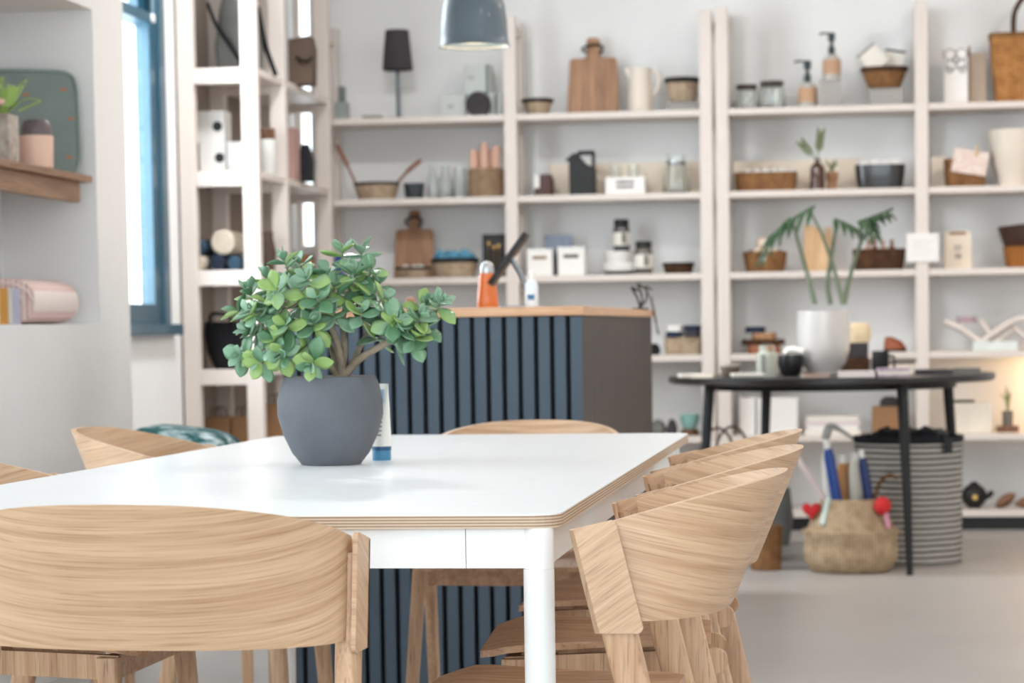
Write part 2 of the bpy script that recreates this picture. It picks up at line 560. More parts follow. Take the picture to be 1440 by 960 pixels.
def wall_with_holes(name, axis, pos, thick, u0, u1, z0, z1, holes, mat):
    """wall slab at x=pos (axis 'x', running along y) or y=pos; holes = (u0,u1,z0,z1), one mesh of blocks round the openings"""
    us = sorted({u0, u1, *[h[0] for h in holes], *[h[1] for h in holes]})
    zs = sorted({z0, z1, *[h[2] for h in holes], *[h[3] for h in holes]})
    V, Fc = [], []
    def solid(i, j):
        if not (0 <= i < len(us) - 1 and 0 <= j < len(zs) - 1): return False
        cu, cz = (us[i] + us[i + 1]) / 2, (zs[j] + zs[j + 1]) / 2
        return not any(h[0] < cu < h[1] and h[2] < cz < h[3] for h in holes)
    def pt(u, t, z): return (t, u, z) if axis == 'x' else (u, t, z)
    def quad(a, b, c, d):
        k = len(V); V.extend([a, b, c, d]); Fc.append((k, k + 1, k + 2, k + 3))
    p0, p1 = pos, pos + thick
    for i in range(len(us) - 1):
        for j in range(len(zs) - 1):
            if not solid(i, j): continue
            a, b, c, d = us[i], us[i + 1], zs[j], zs[j + 1]
            for p in (p0, p1): quad(pt(a, p, c), pt(b, p, c), pt(b, p, d), pt(a, p, d))
            if not solid(i - 1, j): quad(pt(a, p0, c), pt(a, p1, c), pt(a, p1, d), pt(a, p0, d))
            if not solid(i + 1, j): quad(pt(b, p0, c), pt(b, p1, c), pt(b, p1, d), pt(b, p0, d))
            if not solid(i, j - 1): quad(pt(a, p0, c), pt(a, p1, c), pt(b, p1, c), pt(b, p0, c))
            if not solid(i, j + 1): quad(pt(a, p0, d), pt(a, p1, d), pt(b, p1, d), pt(b, p0, d))
    me = bpy.data.meshes.new(name)
    me.from_pydata(V, [], Fc)
    bm = bmesh.new(); bm.from_mesh(me)
    bmesh.ops.remove_doubles(bm, verts=bm.verts, dist=1e-5)
    bmesh.ops.recalc_face_normals(bm, faces=bm.faces)
    bm.to_mesh(me); bm.free()
    me.materials.append(mat)
    o = bpy.data.objects.new(name, me); COL.objects.link(o)
    return struct(o)


W1 = (8.0, 9.93, 0.96, 2.95)       # side window with the teal box frame
wall_with_holes('wall_left', 'x', XL, -0.09, YF, YB + 0.2, 0, ZC, [W1, (2.95, 5.6, 0.6, 2.9), (-0.1, 2.5, 0.6, 2.9)], WALL)
W2 = (-2.655, -2.545, 1.36, 2.85)   # slim window in the back corner
wall_with_holes('wall_back', 'y', YB, 0.25, XL - 0.25, XR + 0.2, 0, ZC, [W2], WALL)
struct(box('wall_right', XR, XR + 0.2, YF, YB, 0, ZC, WALL))
wall_with_holes('wall_front', 'y', YF, -0.2, XL - 0.25, XR + 0.2, 0, ZC, [(-2.1, 2.9, 0.25, 2.9)], WALL)


# chimney-breast pier with a niche (faces +x)
def pier():
    X1, Xi = -2.2, -2.497
    y0, y1 = 5.75, 7.60
    n0, n1, nz0, nz1 = 5.95, 7.275, 1.0, 1.935
    V, Fc = [], []
    us, zs = [y0, n0, n1, y1], [0, nz0, nz1, ZC]
    def q(*p):
        k = len(V); V.extend(p); Fc.append((k, k + 1, k + 2, k + 3))
    for i in range(3):
        for j in range(3):
            x = Xi if (i == 1 and j == 1) else X1
            q((x, us[i], zs[j]), (x, us[i + 1], zs[j]), (x, us[i + 1], zs[j + 1]), (x, us[i], zs[j + 1]))
    q((X1, n0, nz0), (Xi, n0, nz0), (Xi, n0, nz1), (X1, n0, nz1))
    q((X1, n1, nz0), (Xi, n1, nz0), (Xi, n1, nz1), (X1, n1, nz1))
    q((X1, n0, nz0), (X1, n1, nz0), (Xi, n1, nz0), (Xi, n0, nz0))
    q((X1, n0, nz1), (X1, n1, nz1), (Xi, n1, nz1), (Xi, n0, nz1))
    q((XL, y0, 0), (X1, y0, 0), (X1, y0, ZC), (XL, y0, ZC))
    q((XL, y1, 0), (X1, y1, 0), (X1, y1, ZC), (XL, y1, ZC))
    q((XL, y0, 0), (XL, y1, 0), (XL, y1, ZC), (XL, y0, ZC))
    q((XL, y0, 0), (X1, y0, 0), (X1, y1, 0), (XL, y1, 0))
    me = bpy.data.meshes.new('wall_pier')
    me.from_pydata(V, [], Fc)
    bm = bmesh.new(); bm.from_mesh(me)
    bmesh.ops.remove_doubles(bm, verts=bm.verts, dist=1e-5)
    bmesh.ops.recalc_face_normals(bm, faces=bm.faces)
    bm.to_mesh(me); bm.free()
    me.materials.append(WALL)
    o = bpy.data.objects.new('wall_pier', me); COL.objects.link(o)
    struct(o)


pier()


def sash_window(name, y0, y1, z0, z1, xout, xin, mat, mid=True):
    """box-frame sash window in the left wall; frame depth from xout (outer) to xin (room face)"""
    e = struct(thing(name, 'teal painted sash window in the side wall', 'window'))
    del e['category']
    J = 0.09
    box('jamb', xout, xin, y1 - J, y1, z0, z1, mat, e, 0.004)
    box('jamb', xout, xin, y0, y0 + J, z0, z1, mat, e, 0.004)
    box('head', xout, xin, y0 + J, y1 - J, z1 - 0.05, z1, mat, e, 0.004)
    box('bead', xin - 0.03, xin - 0.008, y1 - J - .018, y1 - J, z0, z1 - .05, mat, e, 0.003)
    box('sill', xout - 0.03, xin + 0.035, y0 - 0.0, y1 + 0.06, z0 - 0.0, z0 + 0.045, mat, e, 0.006)
    zm = 2.245
    for nm, xa, za, zb in (('lower_sash', xout + 0.045, z0 + 0.045, zm), ('upper_sash', xout + 0.002, zm - 0.045, z1 - 0.05)):
        a, b = y0 + J, y1 - J
        x1 = xa + 0.042
        s = box(nm, xa, x1, b - 0.10, b, za, zb, mat, e, 0.004)
        box('stile', xa, x1, a, a + 0.075, za, zb, mat, s, 0.004)
        box('rail', xa, x1, a + .075, b - .10, za, za + (0.08 if nm[0] == 'l' else 0.045), mat, s, 0.004)
        box('rail', xa, x1, a + .075, b - .10, zb - 0.045, zb, mat, s, 0.004)
        box('pane', xa + 0.02, xa + 0.025, a + 0.075, b - 0.10, za + 0.045, zb - 0.045, PANE, s)
    lathe('sash_lift', [(.012, 0), (.014, .012), (.02, .02), (.018, .03), (.001, .034)], WHITE_METAL, e, 16, loc=(xin - .035, y1 - J - .05, zm - .02), rot=(0, radians(90), 0))
    return e


w1 = sash_window('window_1', 8.0, 9.93, 0.96, 2.95, -2.80, -2.70, TEAL)


def plain_window(name, axis, u0, u1, z0, z1, p0, p1, nm, mat):
    e = struct(thing(name, 'window', 'window')); del e['category']; e['label'] = 'white framed fixed window in the wall'
    def bx(n_, a, b, c, d, q0=p0, q1=p1, mt=mat):
        if axis == 'x': return box(n_, q0, q1, a, b, c, d, mt, e)
        return box(n_, a, b, q0, q1, c, d, mt, e)
    t = nm
    bx('frame', u0, u0 + t, z0, z1); bx('frame', u1 - t, u1, z0, z1)
    bx('frame', u0 + t, u1 - t, z0, z0 + t); bx('frame', u0 + t, u1 - t, z1 - t, z1)
    m = (p0 + p1) / 2
    bx('pane', u0 + t, u1 - t, z0 + t, z1 - t, m - .003, m + .003, PANE)


plain_window('window_2', 'y', W2[0], W2[1], W2[2], W2[3], YB + 0.10, YB + 0.16, 0.03, WHITE_WOOD)
plain_window('window_3', 'x', 2.95, 5.6, 0.6, 2.9, XL - 0.075, XL - 0.02, 0.06, TEAL)
plain_window('window_4', 'x', -0.1, 2.5, 0.6, 2.9, XL - 0.075, XL - 0.02, 0.06, TEAL)
plain_window('window_5', 'y', -2.1, 2.9, 0.25, 2.9, YF - 0.16, YF - 0.08, 0.07, TEAL)
struct(box('baseboard_left', XL, XL + 0.015, 7.6, 10.095, 0, 0.1, WHITE_WOOD))

# added ceiling lights: unseen round lamps that brighten the shop and shelf bays
ADDED_LAMP = M('lamp_diffuser', (255, 244, 228), 0.5, var=0.0, emit=((255, 236, 210), 3.0))
for i, (x, y, p, wc) in enumerate([(-1.0, 1.5, 6, (1, .95, .9)), (1.4, 2.2, 14, (1, .94, .88)), (0.6, 5.2, 12, (1, .95, .9)), (2.2, 6.0, 16, (1, .92, .84)),
                                   (-1.75, 9.2, 34, (.97, .98, 1)), (0.2, 8.4, 15, (1, .92, .85)), (1.6, 9.8, 24, (1, .82, .68))]):
    t = thing('added_ceiling_lamp', 'round white ceiling lamp, unseen, added to brighten the shop', 'ceiling lamp', (x, y, ZC), 0, 'added round lamps on the ceiling')
    lathe('housing', [(0.2, 0), (0.2, -0.05), (0.18, -0.06), (0.18, -0.05), (0.17, -0.045)], WHITE_METAL, t)
    lathe('diffuser', [(0.175, -0.046), (0.175, -0.056), (0.001, -0.058)], ADDED_LAMP, t)
    l = bpy.data.lights.new('added_ceiling_lamp_light', 'AREA')
    l.shape = 'DISK'; l.size = 0.34; l.energy = p; l.color = wc
    o = bpy.data.objects.new('added_ceiling_lamp_light', l); COL.objects.link(o)
    o.location = (x, y, ZC - 0.065)


# ------------------------------------------------------------------ dining table
def dining_table():
    zt, th = 0.73, 0.0185
    NR, FR, FL, NL = (-0.362, 3.212), (-0.333, 5.60), (-1.288, 5.655), (-1.381, 3.222)
    t = thing('dining_table', 'long white-topped dining table with layered plywood edge and round white legs', 'table', (-0.85, 4.4, 0))
    cx, cy = -0.85, 4.4
    def rounded(r):
        P = [Vector(NR), Vector(FR), Vector(FL), Vector(NL)]
        out = []
        for i in range(4):
            p, a, b = P[i], P[i - 1], P[(i + 1) % 4]
            da, db = (a - p).normalized(), (b - p).normalized()
            s, e = p + da * r, p + db * r
            for k in range(7):
                u = k / 6
                out.append((s * (1 - u) ** 2 + p * 2 * u * (1 - u) + e * u * u))
        return [(q.x - cx, q.y - cy) for q in out]
    ol = rounded(0.045)
    prism('tabletop_core', ol, th - 0.0016, PLY, t, plane='xy', loc=(0, 0, zt - th))
    prism('tabletop_laminate', ol, 0.0016, LAMINATE, t, plane='xy', loc=(0, 0, zt - 0.0016))
    zu = zt - th
    # legs and apron
    lp = [(-0.392, 3.234), (-0.372, 5.53), (-1.262, 5.58), (-1.335, 3.246)]
    r = 0.0205
    for (x, y) in lp:
        l = lathe('leg', [(r * .8, 0), (r * .82, 0.012), (r, 0.5), (r, 0.6555), (r * .97, 0.656), (r * .97, 0.657), (r, 0.6575), (r, zu)], WHITE_METAL, t, 24, x - cx, y - cy)
        lathe('foot', [(r * .82, 0), (r * .82, 0.006)], BLACK, l, 16, x - cx, y - cy)
    def rail(nm, a, b, o=0.018, th_=0.022, h=0.053):
        a, b = Vector(a), Vector(b)
        d = (b - a).normalized(); n = Vector((-d.y, d.x))
        a2, b2 = a + d * o, b - d * o
        v = []
        for z in (zu - h, zu):
            for p in (a2 - n * th_ / 2, b2 - n * th_ / 2, b2 + n * th_ / 2, a2 + n * th_ / 2):
                v.append((p.x - cx, p.y - cy, z))
        return mesh(nm, v, [(0, 3, 2, 1), (4, 5, 6, 7), (0, 1, 5, 4), (1, 2, 6, 5), (2, 3, 7, 6), (3, 0, 4, 7)], WHITE_METAL, t)
    # near short side: corner block and rail with a visible joint
    j = -0.487
    rail('apron', lp[0], (j + 0.0005, 3.2353), 0.0)
    rail('apron', (j - 0.0006, 3.2353), lp[3], 0.0)
    rail('apron', lp[0], lp[1]); rail('apron', lp[1], lp[2]); rail('apron', lp[2], lp[3])


dining_table()


# ------------------------------------------------------------------ chairs
def make_chair():
    t = thing('dining_chair', 'oak chair', 'chair', (0, 0, 0), 0, 'oak chairs round the dining table')
    ZB = 0.594
    def pln(th, z, off=0.0):
        k = (z - ZB) / (0.774 - ZB)
        yt = -0.0426 + 0.04 * k
        b = 0.150 + 0.1155 * k
        a = 0.243 - 0.008 * k
        e = 2.53
        s, c = sin(th), cos(th)
        x = a * abs(s) ** (2 / e) * (1 if s >= 0 else -1)
        y = yt - b * abs(c) ** (2 / e)
        n = Vector((abs(x / a) ** (e - 1) / a * (1 if x >= 0 else -1), -(abs((y - yt) / b) ** (e - 1)) / b))
        n.normalize()
        return x - n.x * off, y - n.y * off
    N, Mv = 48, 8
    def ztop(th): return 0.7125 + 0.0617 * max(0, cos(th)) ** 0.79
    V, UV, Fc = [], [], []
    T = 0.011
    # closed cross-section loop: outer up, top, inner down
    ths = [(-pi / 2 + 0.05) + (pi - 0.10) * i / N for i in range(N + 1)]
    loopn = 2 * (Mv + 1)
    arc = 0; prev = None
    for th in ths:
        zt = ztop(th)
        x, y = pln(th, 0.68)
        if prev: arc += sqrt((x - prev[0]) ** 2 + (y - prev[1]) ** 2)
        prev = (x, y)
        for k in range(Mv + 1):
            z = ZB + (zt - ZB) * k / Mv
            x, y = pln(th, z)
            V.append((x, y, z)); UV.append((arc - 0.36, z))
        for k in range(Mv, -1, -1):
            z = ZB + (zt - ZB) * k / Mv
            x, y = pln(th, z, T)
            V.append((x, y, z)); UV.append((arc - 0.36, z + 0.3))
    for i in range(N):
        for k in range(loopn):
            k2 = (k + 1) % loopn
            Fc.append((i * loopn + k, (i + 1) * loopn + k, (i + 1) * loopn + k2, i * loopn + k2))
    Fc.append(tuple(range(loopn)))
    Fc.append(tuple(range(N * loopn + loopn - 1, N * loopn - 1, -1)))
    mesh('backrest_shell', V, Fc, OAK_SHELL, t, smooth=True, uvs=UV, sharp=35)
    LEAN = 0.245
    for s in (-1, 1):
        # rear leg rises into the arm
        def yc(z): return -0.032 + (z - 0.705) * LEAN
        rings = []
        for z in (0.0, 0.25, 0.45, 0.60, 0.700):
            k = z / 0.7
            w, d = 0.024 + 0.004 * k, 0.034 + 0.016 * k
            rings.append(se_ring(w, d, z, 20, 4.5, s * (0.2335 + (0.7 - z) * 0.03), yc(z)))
        loft('leg', rings, OAK_LEG, t)
        # veneer wrap on the outside of the arm
        pv, pu, pf = [], [], []
        def px(z): return s * (0.2545 - (z - 0.58) * 0.025)
        z0, z1 = 0.580, 0.7125
        rows = 6
        out = []
        for k in range(rows + 1):
            z = z0 + (z1 - z0) * k / rows
            yf, yb = yc(z) + 0.03, yc(z) - 0.032
            out.append((z, yf, yb))
        prof = []
        r = 0.008
        # outline in (y,z), rounded rear corners
        (zA, fA, bA), (zB, fB, bB) = out[0], out[-1]
        def zr(y): return 0.7135 + 0.0617 * (max(0.0, (-0.0026 - y) / 0.2655) ** 1.265) ** 0.79
        ol = [(fA, zA), (fB, zB)] + [(fB - (fB - bB - r) * q / 5, zr(fB - (fB - bB - r) * q / 5)) for q in range(1, 5)]
        zc = zr(bB + r)
        for q in range(5):
            a = pi / 2 * q / 4
            ol.append((bB + r - r * sin(a), zc - r + r * cos(a)))
        for q in range(5):
            a = pi / 2 * q / 4
            ol.append((bA + r - r * cos(a), zA + r - r * sin(a)))
        n = len(ol)
        for th_ in (0.0, -0.006):
            for (y, z) in ol:
                pv.append((px(z) + s * th_, y, z)); pu.append((-y * 0.82 + 0.57 * z, 0.82 * z + 0.57 * y))
        f1 = tuple(range(n)); f2 = tuple(range(2 * n - 1, n - 1, -1))
        pf = [f1, f2] + [((i + 1) % n, i, i + n, (i + 1) % n + n) for i in range(n)]
        o = mesh('arm_wrap', pv, pf, OAK_PANEL, t, uvs=pu)
        # arm top cap edge (folded front edge)
        fe = []
        for z in (z0, z1):
            y = yc(z) + 0.03
            fe += [(px(z), y, z), (px(z) - s * 0.030, y, z), (px(z) - s * 0.030, y - 0.006, z), (px(z), y - 0.006, z)]
        mesh('arm_front', fe, [(0, 1, 2, 3), (4, 5, 6, 7), (0, 1, 5, 4), (1, 2, 6, 5), (2, 3, 7, 6), (3, 0, 4, 7)], OAK_LEG, t)
        # front leg at the seat corner
        rings = []
        for z in (0.0, 0.2, 0.454):
            k = z / 0.454
            rings.append(se_ring(0.026 + .004 * k, 0.026 + .012 * k, z, 18, 4, s * (0.198 + (0.454 - z) * 0.07), 0.195 + (0.454 - z) * 0.06))
        loft('leg', rings, OAK_LEG, t)
        # side rail with rounded rear end
        ol = [(0.21, 0.416), (0.21, 0.456)]
        for q in range(9):
            a = pi / 2 + pi * q / 8
            ol.append((-0.122 + 0.02 * cos(a), 0.436 + 0.02 * sin(a)))
        rx = lambda y: 0.100 + (y + 0.122) / 0.322 * 0.082      # rails spread toward the front
        v = [(s * (rx(y) - .009), y, z) for y, z in ol] + [(s * (rx(y) + .009), y, z) for y, z in ol]
        n = len(ol)
        f = [tuple(range(n)), tuple(range(2 * n - 1, n - 1, -1))] + [((i + 1) % n, i, i + n, (i + 1) % n + n) for i in range(n)]
        mesh('side_rail', v, f, OAK_LEG, t)
    box('front_rail', -0.186, 0.186, 0.185, 0.207, 0.416, 0.456, OAK_SEAT, t, 0.003)
    box('rear_rail', -0.238, 0.238, -0.105, -0.083, 0.419, 0.454, OAK_SEAT, t, 0.003)
    # moulded seat: dished ply with a rolled front
    V, Fc = [], []
    nx, ny = 14, 16
    for lay in (0, 1):
        for j in range(ny + 1):
            v_ = j / ny
            y = -0.115 + 0.365 * v_
            hw = 0.140 + 0.030 * v_ + 0.062 * max(0, (v_ - 0.46) / 0.54)
            if v_ > 0.78: hw -= 0.060 * ((v_ - 0.78) / 0.22) ** 3
            if v_ < 0.1: hw -= 0.03 * ((0.1 - v_) / 0.1) ** 2
            for i in range(nx + 1):
                u = -1 + 2 * i / nx
                x = u * hw
                z = 0.476 - 0.010 * (1 - u * u) * (1 - abs(2 * v_ - 0.9)) - 0.013 * max(0, v_ - 0.86) / 0.14
                V.append((x, y, z - lay * 0.011))
    k = (nx + 1) * (ny + 1)
    idx = lambda l, j, i: l * k + j * (nx + 1) + i
    for j in range(ny):
        for i in range(nx):
            Fc.append((idx(0, j, i), idx(0, j, i + 1), idx(0, j + 1, i + 1), idx(0, j + 1, i)))
            Fc.append((idx(1, j, i), idx(1, j + 1, i), idx(1, j + 1, i + 1), idx(1, j, i + 1)))
    for i in range(nx):
        Fc.append((idx(0, 0, i), idx(1, 0, i), idx(1, 0, i + 1), idx(0, 0, i + 1)))
        Fc.append((idx(0, ny, i), idx(0, ny, i + 1), idx(1, ny, i + 1), idx(1, ny, i)))
    for j in range(ny):
        Fc.append((idx(0, j, 0), idx(0, j + 1, 0), idx(1, j + 1, 0), idx(1, j, 0)))
        Fc.append((idx(0, j, nx), idx(1, j, nx), idx(1, j + 1, nx), idx(0, j + 1, nx)))
    mesh('seat', V, Fc, OAK_SEAT, t, smooth=True, sharp=50)
    return t


ch = make_chair()
ch.location = (-0.833, 3.073, 0); ch.rotation_euler = (0, 0, -0.0656)
ch['label'] = 'oak shell-back chair tucked under the table end away from the counter'
far_chair = dup(ch, (-0.722, 5.612, 0), pi - 0.0576, 'oak shell-back chair at the table end next to the slatted counter')
far_chair.scale = (0.972, 0.972, 0.972)
dup(ch, (-0.338, 3.417, 0), 1.545, 'oak shell-back chair on the basket side, beside the table corner farthest from the counter')
dup(ch, (-0.325, 4.062, 0), 1.625, 'middle oak shell-back chair of the three on the basket side of the table')
dup(ch, (-0.335, 4.68, 0), pi / 2, 'oak shell-back chair on the basket side, next to the table corner nearest the counter')
dup(ch, (-1.353, 4.06, 0), -pi / 2 - 0.0382, 'oak shell-back chair on the window side of the table, half out of the picture')
dup(ch, (-1.335, 5.13, 0), -pi / 2, 'oak shell-back chair on the window side of the table, before the teal cushion')


# ------------------------------------------------------------------ jade plant
def leaf_mat():
    m = bpy.data.materials.new('jade_leaf'); m.use_nodes = True
    nt = m.node_tree; b = nt.nodes['Principled BSDF']
    oi = nt.nodes.new('ShaderNodeObjectInfo')
    tc = nt.nodes.new('ShaderNodeTexCoord')
    n = nt.nodes.new('ShaderNodeTexNoise'); n.inputs['Scale'].default_value = 40
    nt.links.new(tc.outputs['Object'], n.inputs['Vector'])
    ad = nt.nodes.new('ShaderNodeMath'); ad.operation = 'MULTIPLY_ADD'
    nt.links.new(n.outputs[0], ad.inputs[0]); ad.inputs[1].default_value = 0.35
    nt.links.new(oi.outputs['Random'], ad.inputs[2])
    r = nt.nodes.new('ShaderNodeValToRGB')
    e = r.color_ramp.elements
    e[0].position = 0.1; e[0].color = lin((76, 116, 80))
    e[1].position = 1.2 / 1.35; e[1].color = lin((138, 168, 98))
    x = e.new(0.45); x.color = lin((104, 144, 110))
    x = e.new(0.7); x.color = lin((134, 168, 142))
    nt.links.new(ad.outputs[0], r.inputs[0])
    nt.links.new(r.outputs[0], b.inputs['Base Color'])
    b.inputs['Roughness'].default_value = 0.27
    b.inputs['Subsurface Weight'].default_value = 0.15
    b.inputs['Subsurface Radius'].default_value = (0.006, 0.01, 0.003)
    return m


JADE = leaf_mat()


def leaf_mesh(name, L, Wd, th, mat, cup=0.25, curl=0.15, nx=7, ny=5):
    V, Fc = [], []
    for lay in (0, 1):
        for i in range(nx + 1):
            u = i / nx
            w = Wd / 2 * (sin(pi * min(1, u ** 1.35)) ** 0.75 if 0 < u < 1 else 0) + 0.0025 * (1 - u)
            if i == nx: w = 0.0012
            for j in range(ny):
                v = -1 + 2 * j / (ny - 1)
                x = L * u - (0.0 if abs(v) < .5 else 0.0)
                y = v * w
                z = cup * abs(y) * abs(v) + curl * L * u * u * 0.6
                t = th / 2 * (1 - v * v) ** 0.5 * (sin(pi * min(1, max(.06, u))) ** 0.4 + .1)
                V.append((x, y, z + (t if lay == 0 else -t)))
    k = (nx + 1) * ny
    for i in range(nx):
        for j in range(ny - 1):
            a = i * ny + j
            Fc.append((a, a + ny, a + ny + 1, a + 1))
            Fc.append((k + a, k + a + 1, k + a + ny + 1, k + a + ny))
    me = bpy.data.meshes.new(name); me.from_pydata(V, [], Fc)
    bm = bmesh.new(); bm.from_mesh(me)
    bmesh.ops.remove_doubles(bm, verts=bm.verts, dist=1e-6)
    bm.to_mesh(me); bm.free()
    me.polygons.foreach_set('use_smooth', [True] * len(me.polygons))
    me.materials.append(mat)
    return me


def orient(o, origin, d, n, s):
    d = d.normalized()
    y = n.cross(d)
    if y.length < 1e-3: y = Vector((1, 0, 0)).cross(d)
    y.normalize()
    z = d.cross(y)
    m = Matrix(((d.x, y.x, z.x, origin.x), (d.y, y.y, z.y, origin.y), (d.z, y.z, z.z, origin.z), (0, 0, 0, 1)))
    o.matrix_local = m @ Matrix.Scale(s, 4)


def jade():
    P0 = Vector((-0.9135, 4.43, 0.73))
    t = thing('jade_plant', 'bushy jade plant in a round-bellied dark grey stoneware pot on the white table', 'potted plant', P0)
    pr = [(0.046, 0.0), (0.052, 0.001), (0.068, 0.022), (0.083, 0.055), (0.0925, 0.09), (0.0925, 0.115), (0.087, 0.143), (0.0805, 0.159), (0.0785, 0.160)]
    pr = [(r * 1.035, z) for r, z in pr]
    pot = lathe('pot', pr + [(0.078, 0.1585)], CONCRETE, t, 48)
    lathe('pot_lining', [(0.0756, 0.1588), (0.0745, 0.1585), (0.0745, 0.14)], TERRACOTTA, pot, 40)
    lathe('soil', [(0.0745, 0.143), (0.03, 0.148), (0.0005, 0.149)], SOIL, pot, 32)
    YP = P0.y
    def P(px, py, dy=0.0): return at(px, py, YP + dy) - P0
    mains = [
        [P(482, 528), P(478, 500, -.01), P(470, 470, -.02), P(455, 440, -.03), P(440, 410, -.035)],
        [P(484, 528), P(505, 505, .0), P(540, 484, -.01), P(575, 466, -.015), P(606, 446, -.015)],
        [P(480, 528), P(484, 490, .02), P(482, 450, .03), P(492, 410, .03), P(498, 370, .025)],
        [P(474, 528), P(455, 505, -.03), P(425, 488, -.05), P(390, 478, -.05)],
        [P(476, 528), P(462, 480, .04), P(430, 440, .06), P(395, 415, .05)],
        [P(486, 528), P(510, 480, .05), P(528, 440, .06), P(530, 410, .05)],
    ]
    nodes = []
    for i, m in enumerate(mains):
        sp = smoothpath(m, 5)
        r0 = (0.0085, 0.0085, 0.008, 0.006, 0.007, 0.006)[i]
        sp = [Vector((sp[0].x * .6, sp[0].y, 0.145))] + sp
        tube('branch', sp, [r0 * (1 - 0.62 * k / (len(sp) - 1)) for k in range(len(sp))], BARK, t, 8)
        nodes += sp[len(sp) // 3:]
    cents = [(400, 368, .02), (432, 392, -.06), (376, 392, .03), (352, 412, 0), (334, 436, .01), (362, 440, -.04), (396, 424, -.05), (446, 420, -.07),
             (470, 404, -.02), (482, 352, .02), (508, 354, .03), (522, 378, .0), (496, 384, -.03), (530, 402, .02), (512, 424, .03),
             (340, 500, -.02), (366, 510, -.05), (386, 478, -.06), (432, 484, -.05), (438, 512, -.085), (402, 456, -.07), (350, 466, -.01),
             (546, 440, .02), (562, 462, -.04), (584, 474, -.03), (602, 456, -.01), (596, 430, .01), (618, 428, .0), (566, 476, .02), (540, 468, .03),
             (416, 446, .05), (390, 405, -.07), (420, 420, .0), (455, 398, .03), (375, 425, -.03), (350, 440, -.05), (395, 500, -.07), (465, 430, .06), (500, 400, -.01), (470, 440, -.04), (442, 455, -.06), (508, 440, -.03), (540, 420, -.02), (555, 448, -.05), (590, 448, -.04), (462, 382, .05), (408, 398, .06), (386, 436, .07), (422, 372, .04), (576, 446, .03), (370, 465, .04)]
    meshes = [leaf_mesh('leaf', 0.040, 0.027, 0.0042, JADE, 0.25, 0.12), leaf_mesh('leaf', 0.040, 0.024, 0.004, JADE, 0.4, -0.1), leaf_mesh('leaf', 0.040, 0.029, 0.0045, JADE, 0.12, 0.25)]
    core = P(470, 480)
    todo = []
    rnd = random.Random(11)
    for (px, py, dy) in cents:
        c = P(px, py, dy * 1.25)
        out = (c - core)
        # start of the twig
        b = min(nodes, key=lambda q: (q - c).length)
        ax = (out.normalized() * 0.75 + Vector((rnd.uniform(-.35, .35), rnd.uniform(-.75, -.05), 0.55 + rnd.uniform(-.3, .3)))).normalized()
        if py > 495: ax = (ax + Vector((0, -.5, -.5))).normalized()
        base = c - ax * 0.016
        mid = (b + base) / 2 + Vector((0, 0, -0.004))
        tube('twig', smoothpath([b, mid, base, c], 3), 0.0022, STEM if rnd.random() < .5 else BARK, t, 6)
        a1 = ax.cross(Vector((0.3, 0.2, 1))).normalized(); a2 = ax.cross(a1)
        ph = rnd.uniform(0, pi)
        npair = rnd.choice((4, 4, 5))
        for k in range(npair):
            el = -0.35 + 0.38 * k + rnd.uniform(-.12, .12)
            s = (1.1, 1.05, 0.95, 0.75, .5)[k] * rnd.uniform(0.85, 1.1)
            for h in (0, pi):
                if rnd.random() < 0.05: continue
                a = ph + k * pi / 2 + h + rnd.uniform(-.25, .25)
                rad = a1 * cos(a) + a2 * sin(a)
                d = rad * cos(el) + ax * sin(el)
                if k == 0: d = d + Vector((0, 0, -0.25))
                nrm = ax * cos(el) - rad * sin(el)
                nrm = nrm + Vector((rnd.uniform(-.3, .3), rnd.uniform(-.3, .3), rnd.uniform(-.2, .2)))
                todo.append((s, base + ax * (0.006 * k), d, nrm, rnd.choice(meshes)))
    # the leaves that show largest are parts of their own, the small inner rest is one part
    todo.sort(key=lambda q: -q[0] + q[1].y * 2.0)
    for (s, p, d, nrm, me) in todo[:296]:
        o = bpy.data.objects.new('leaf', me)
        COL.objects.link(o); o.parent = t
        orient(o, p, d, nrm, s)
    V, Fc = [], []
    for (s, p, d, nrm, me) in todo[296:]:
        d = d.normalized(); y = nrm.cross(d).normalized(); z = d.cross(y)
        i0 = len(V)
        for v in me.vertices: V.append(p + (d * v.co.x + y * v.co.y + z * v.co.z) * s)
        for f in me.polygons: Fc.append(tuple(i0 + q for q in f.vertices))
    if V:
        o = mesh('inner_foliage', V, Fc, JADE, t, smooth=True)
        o['kind'] = 'stuff'


jade()

# squeezable tube of hand cream behind the pot
def cream_tube():
    b = at(537, 650, 4.56)
    t = thing('squeeze_tube', 'white squeeze tube with pale blue print and blue cap standing behind the plant pot', 'tube', (b.x, 4.56, 0.73), -0.5)
    lathe('cap', [(0.017, 0), (0.0175, 0.001), (0.0175, 0.018), (0.0165, 0.0185)], M('blue_plastic', (70, 132, 168), 0.35), t, 28)
    body = loft('body', [se_ring(0.036, 0.036, 0.0185, 28, 2), se_ring(0.036, 0.034, 0.05, 28, 2.1), se_ring(0.037, 0.022, 0.10, 28, 2.2), se_ring(0.037, 0.004, 0.136, 28, 3), se_ring(0.037, 0.003, 0.142, 28, 3)], M('white_tube_plastic', (234, 232, 224), 0.4, var=.02), t)
    lathe('blue_band', [(0.0182, 0.0185), (0.0183, 0.026), (0.0175, 0.026)], M('deep_blue_print', (30, 84, 122), 0.4), body, 28)
    box('printed_emblem', 0.004, 0.0155, -0.0105, -0.0085, 0.108, 0.132, M('pale_blue_print', (150, 176, 200), 0.5), body)
    for i in range(6):
        box('printed_line', -0.004, 0.014, -0.0185 + i * 0.0011, -0.0165 + i * .0011, 0.046 + i * 0.008, 0.0485 + i * 0.008, GREYPRINT, body)


cream_tube()


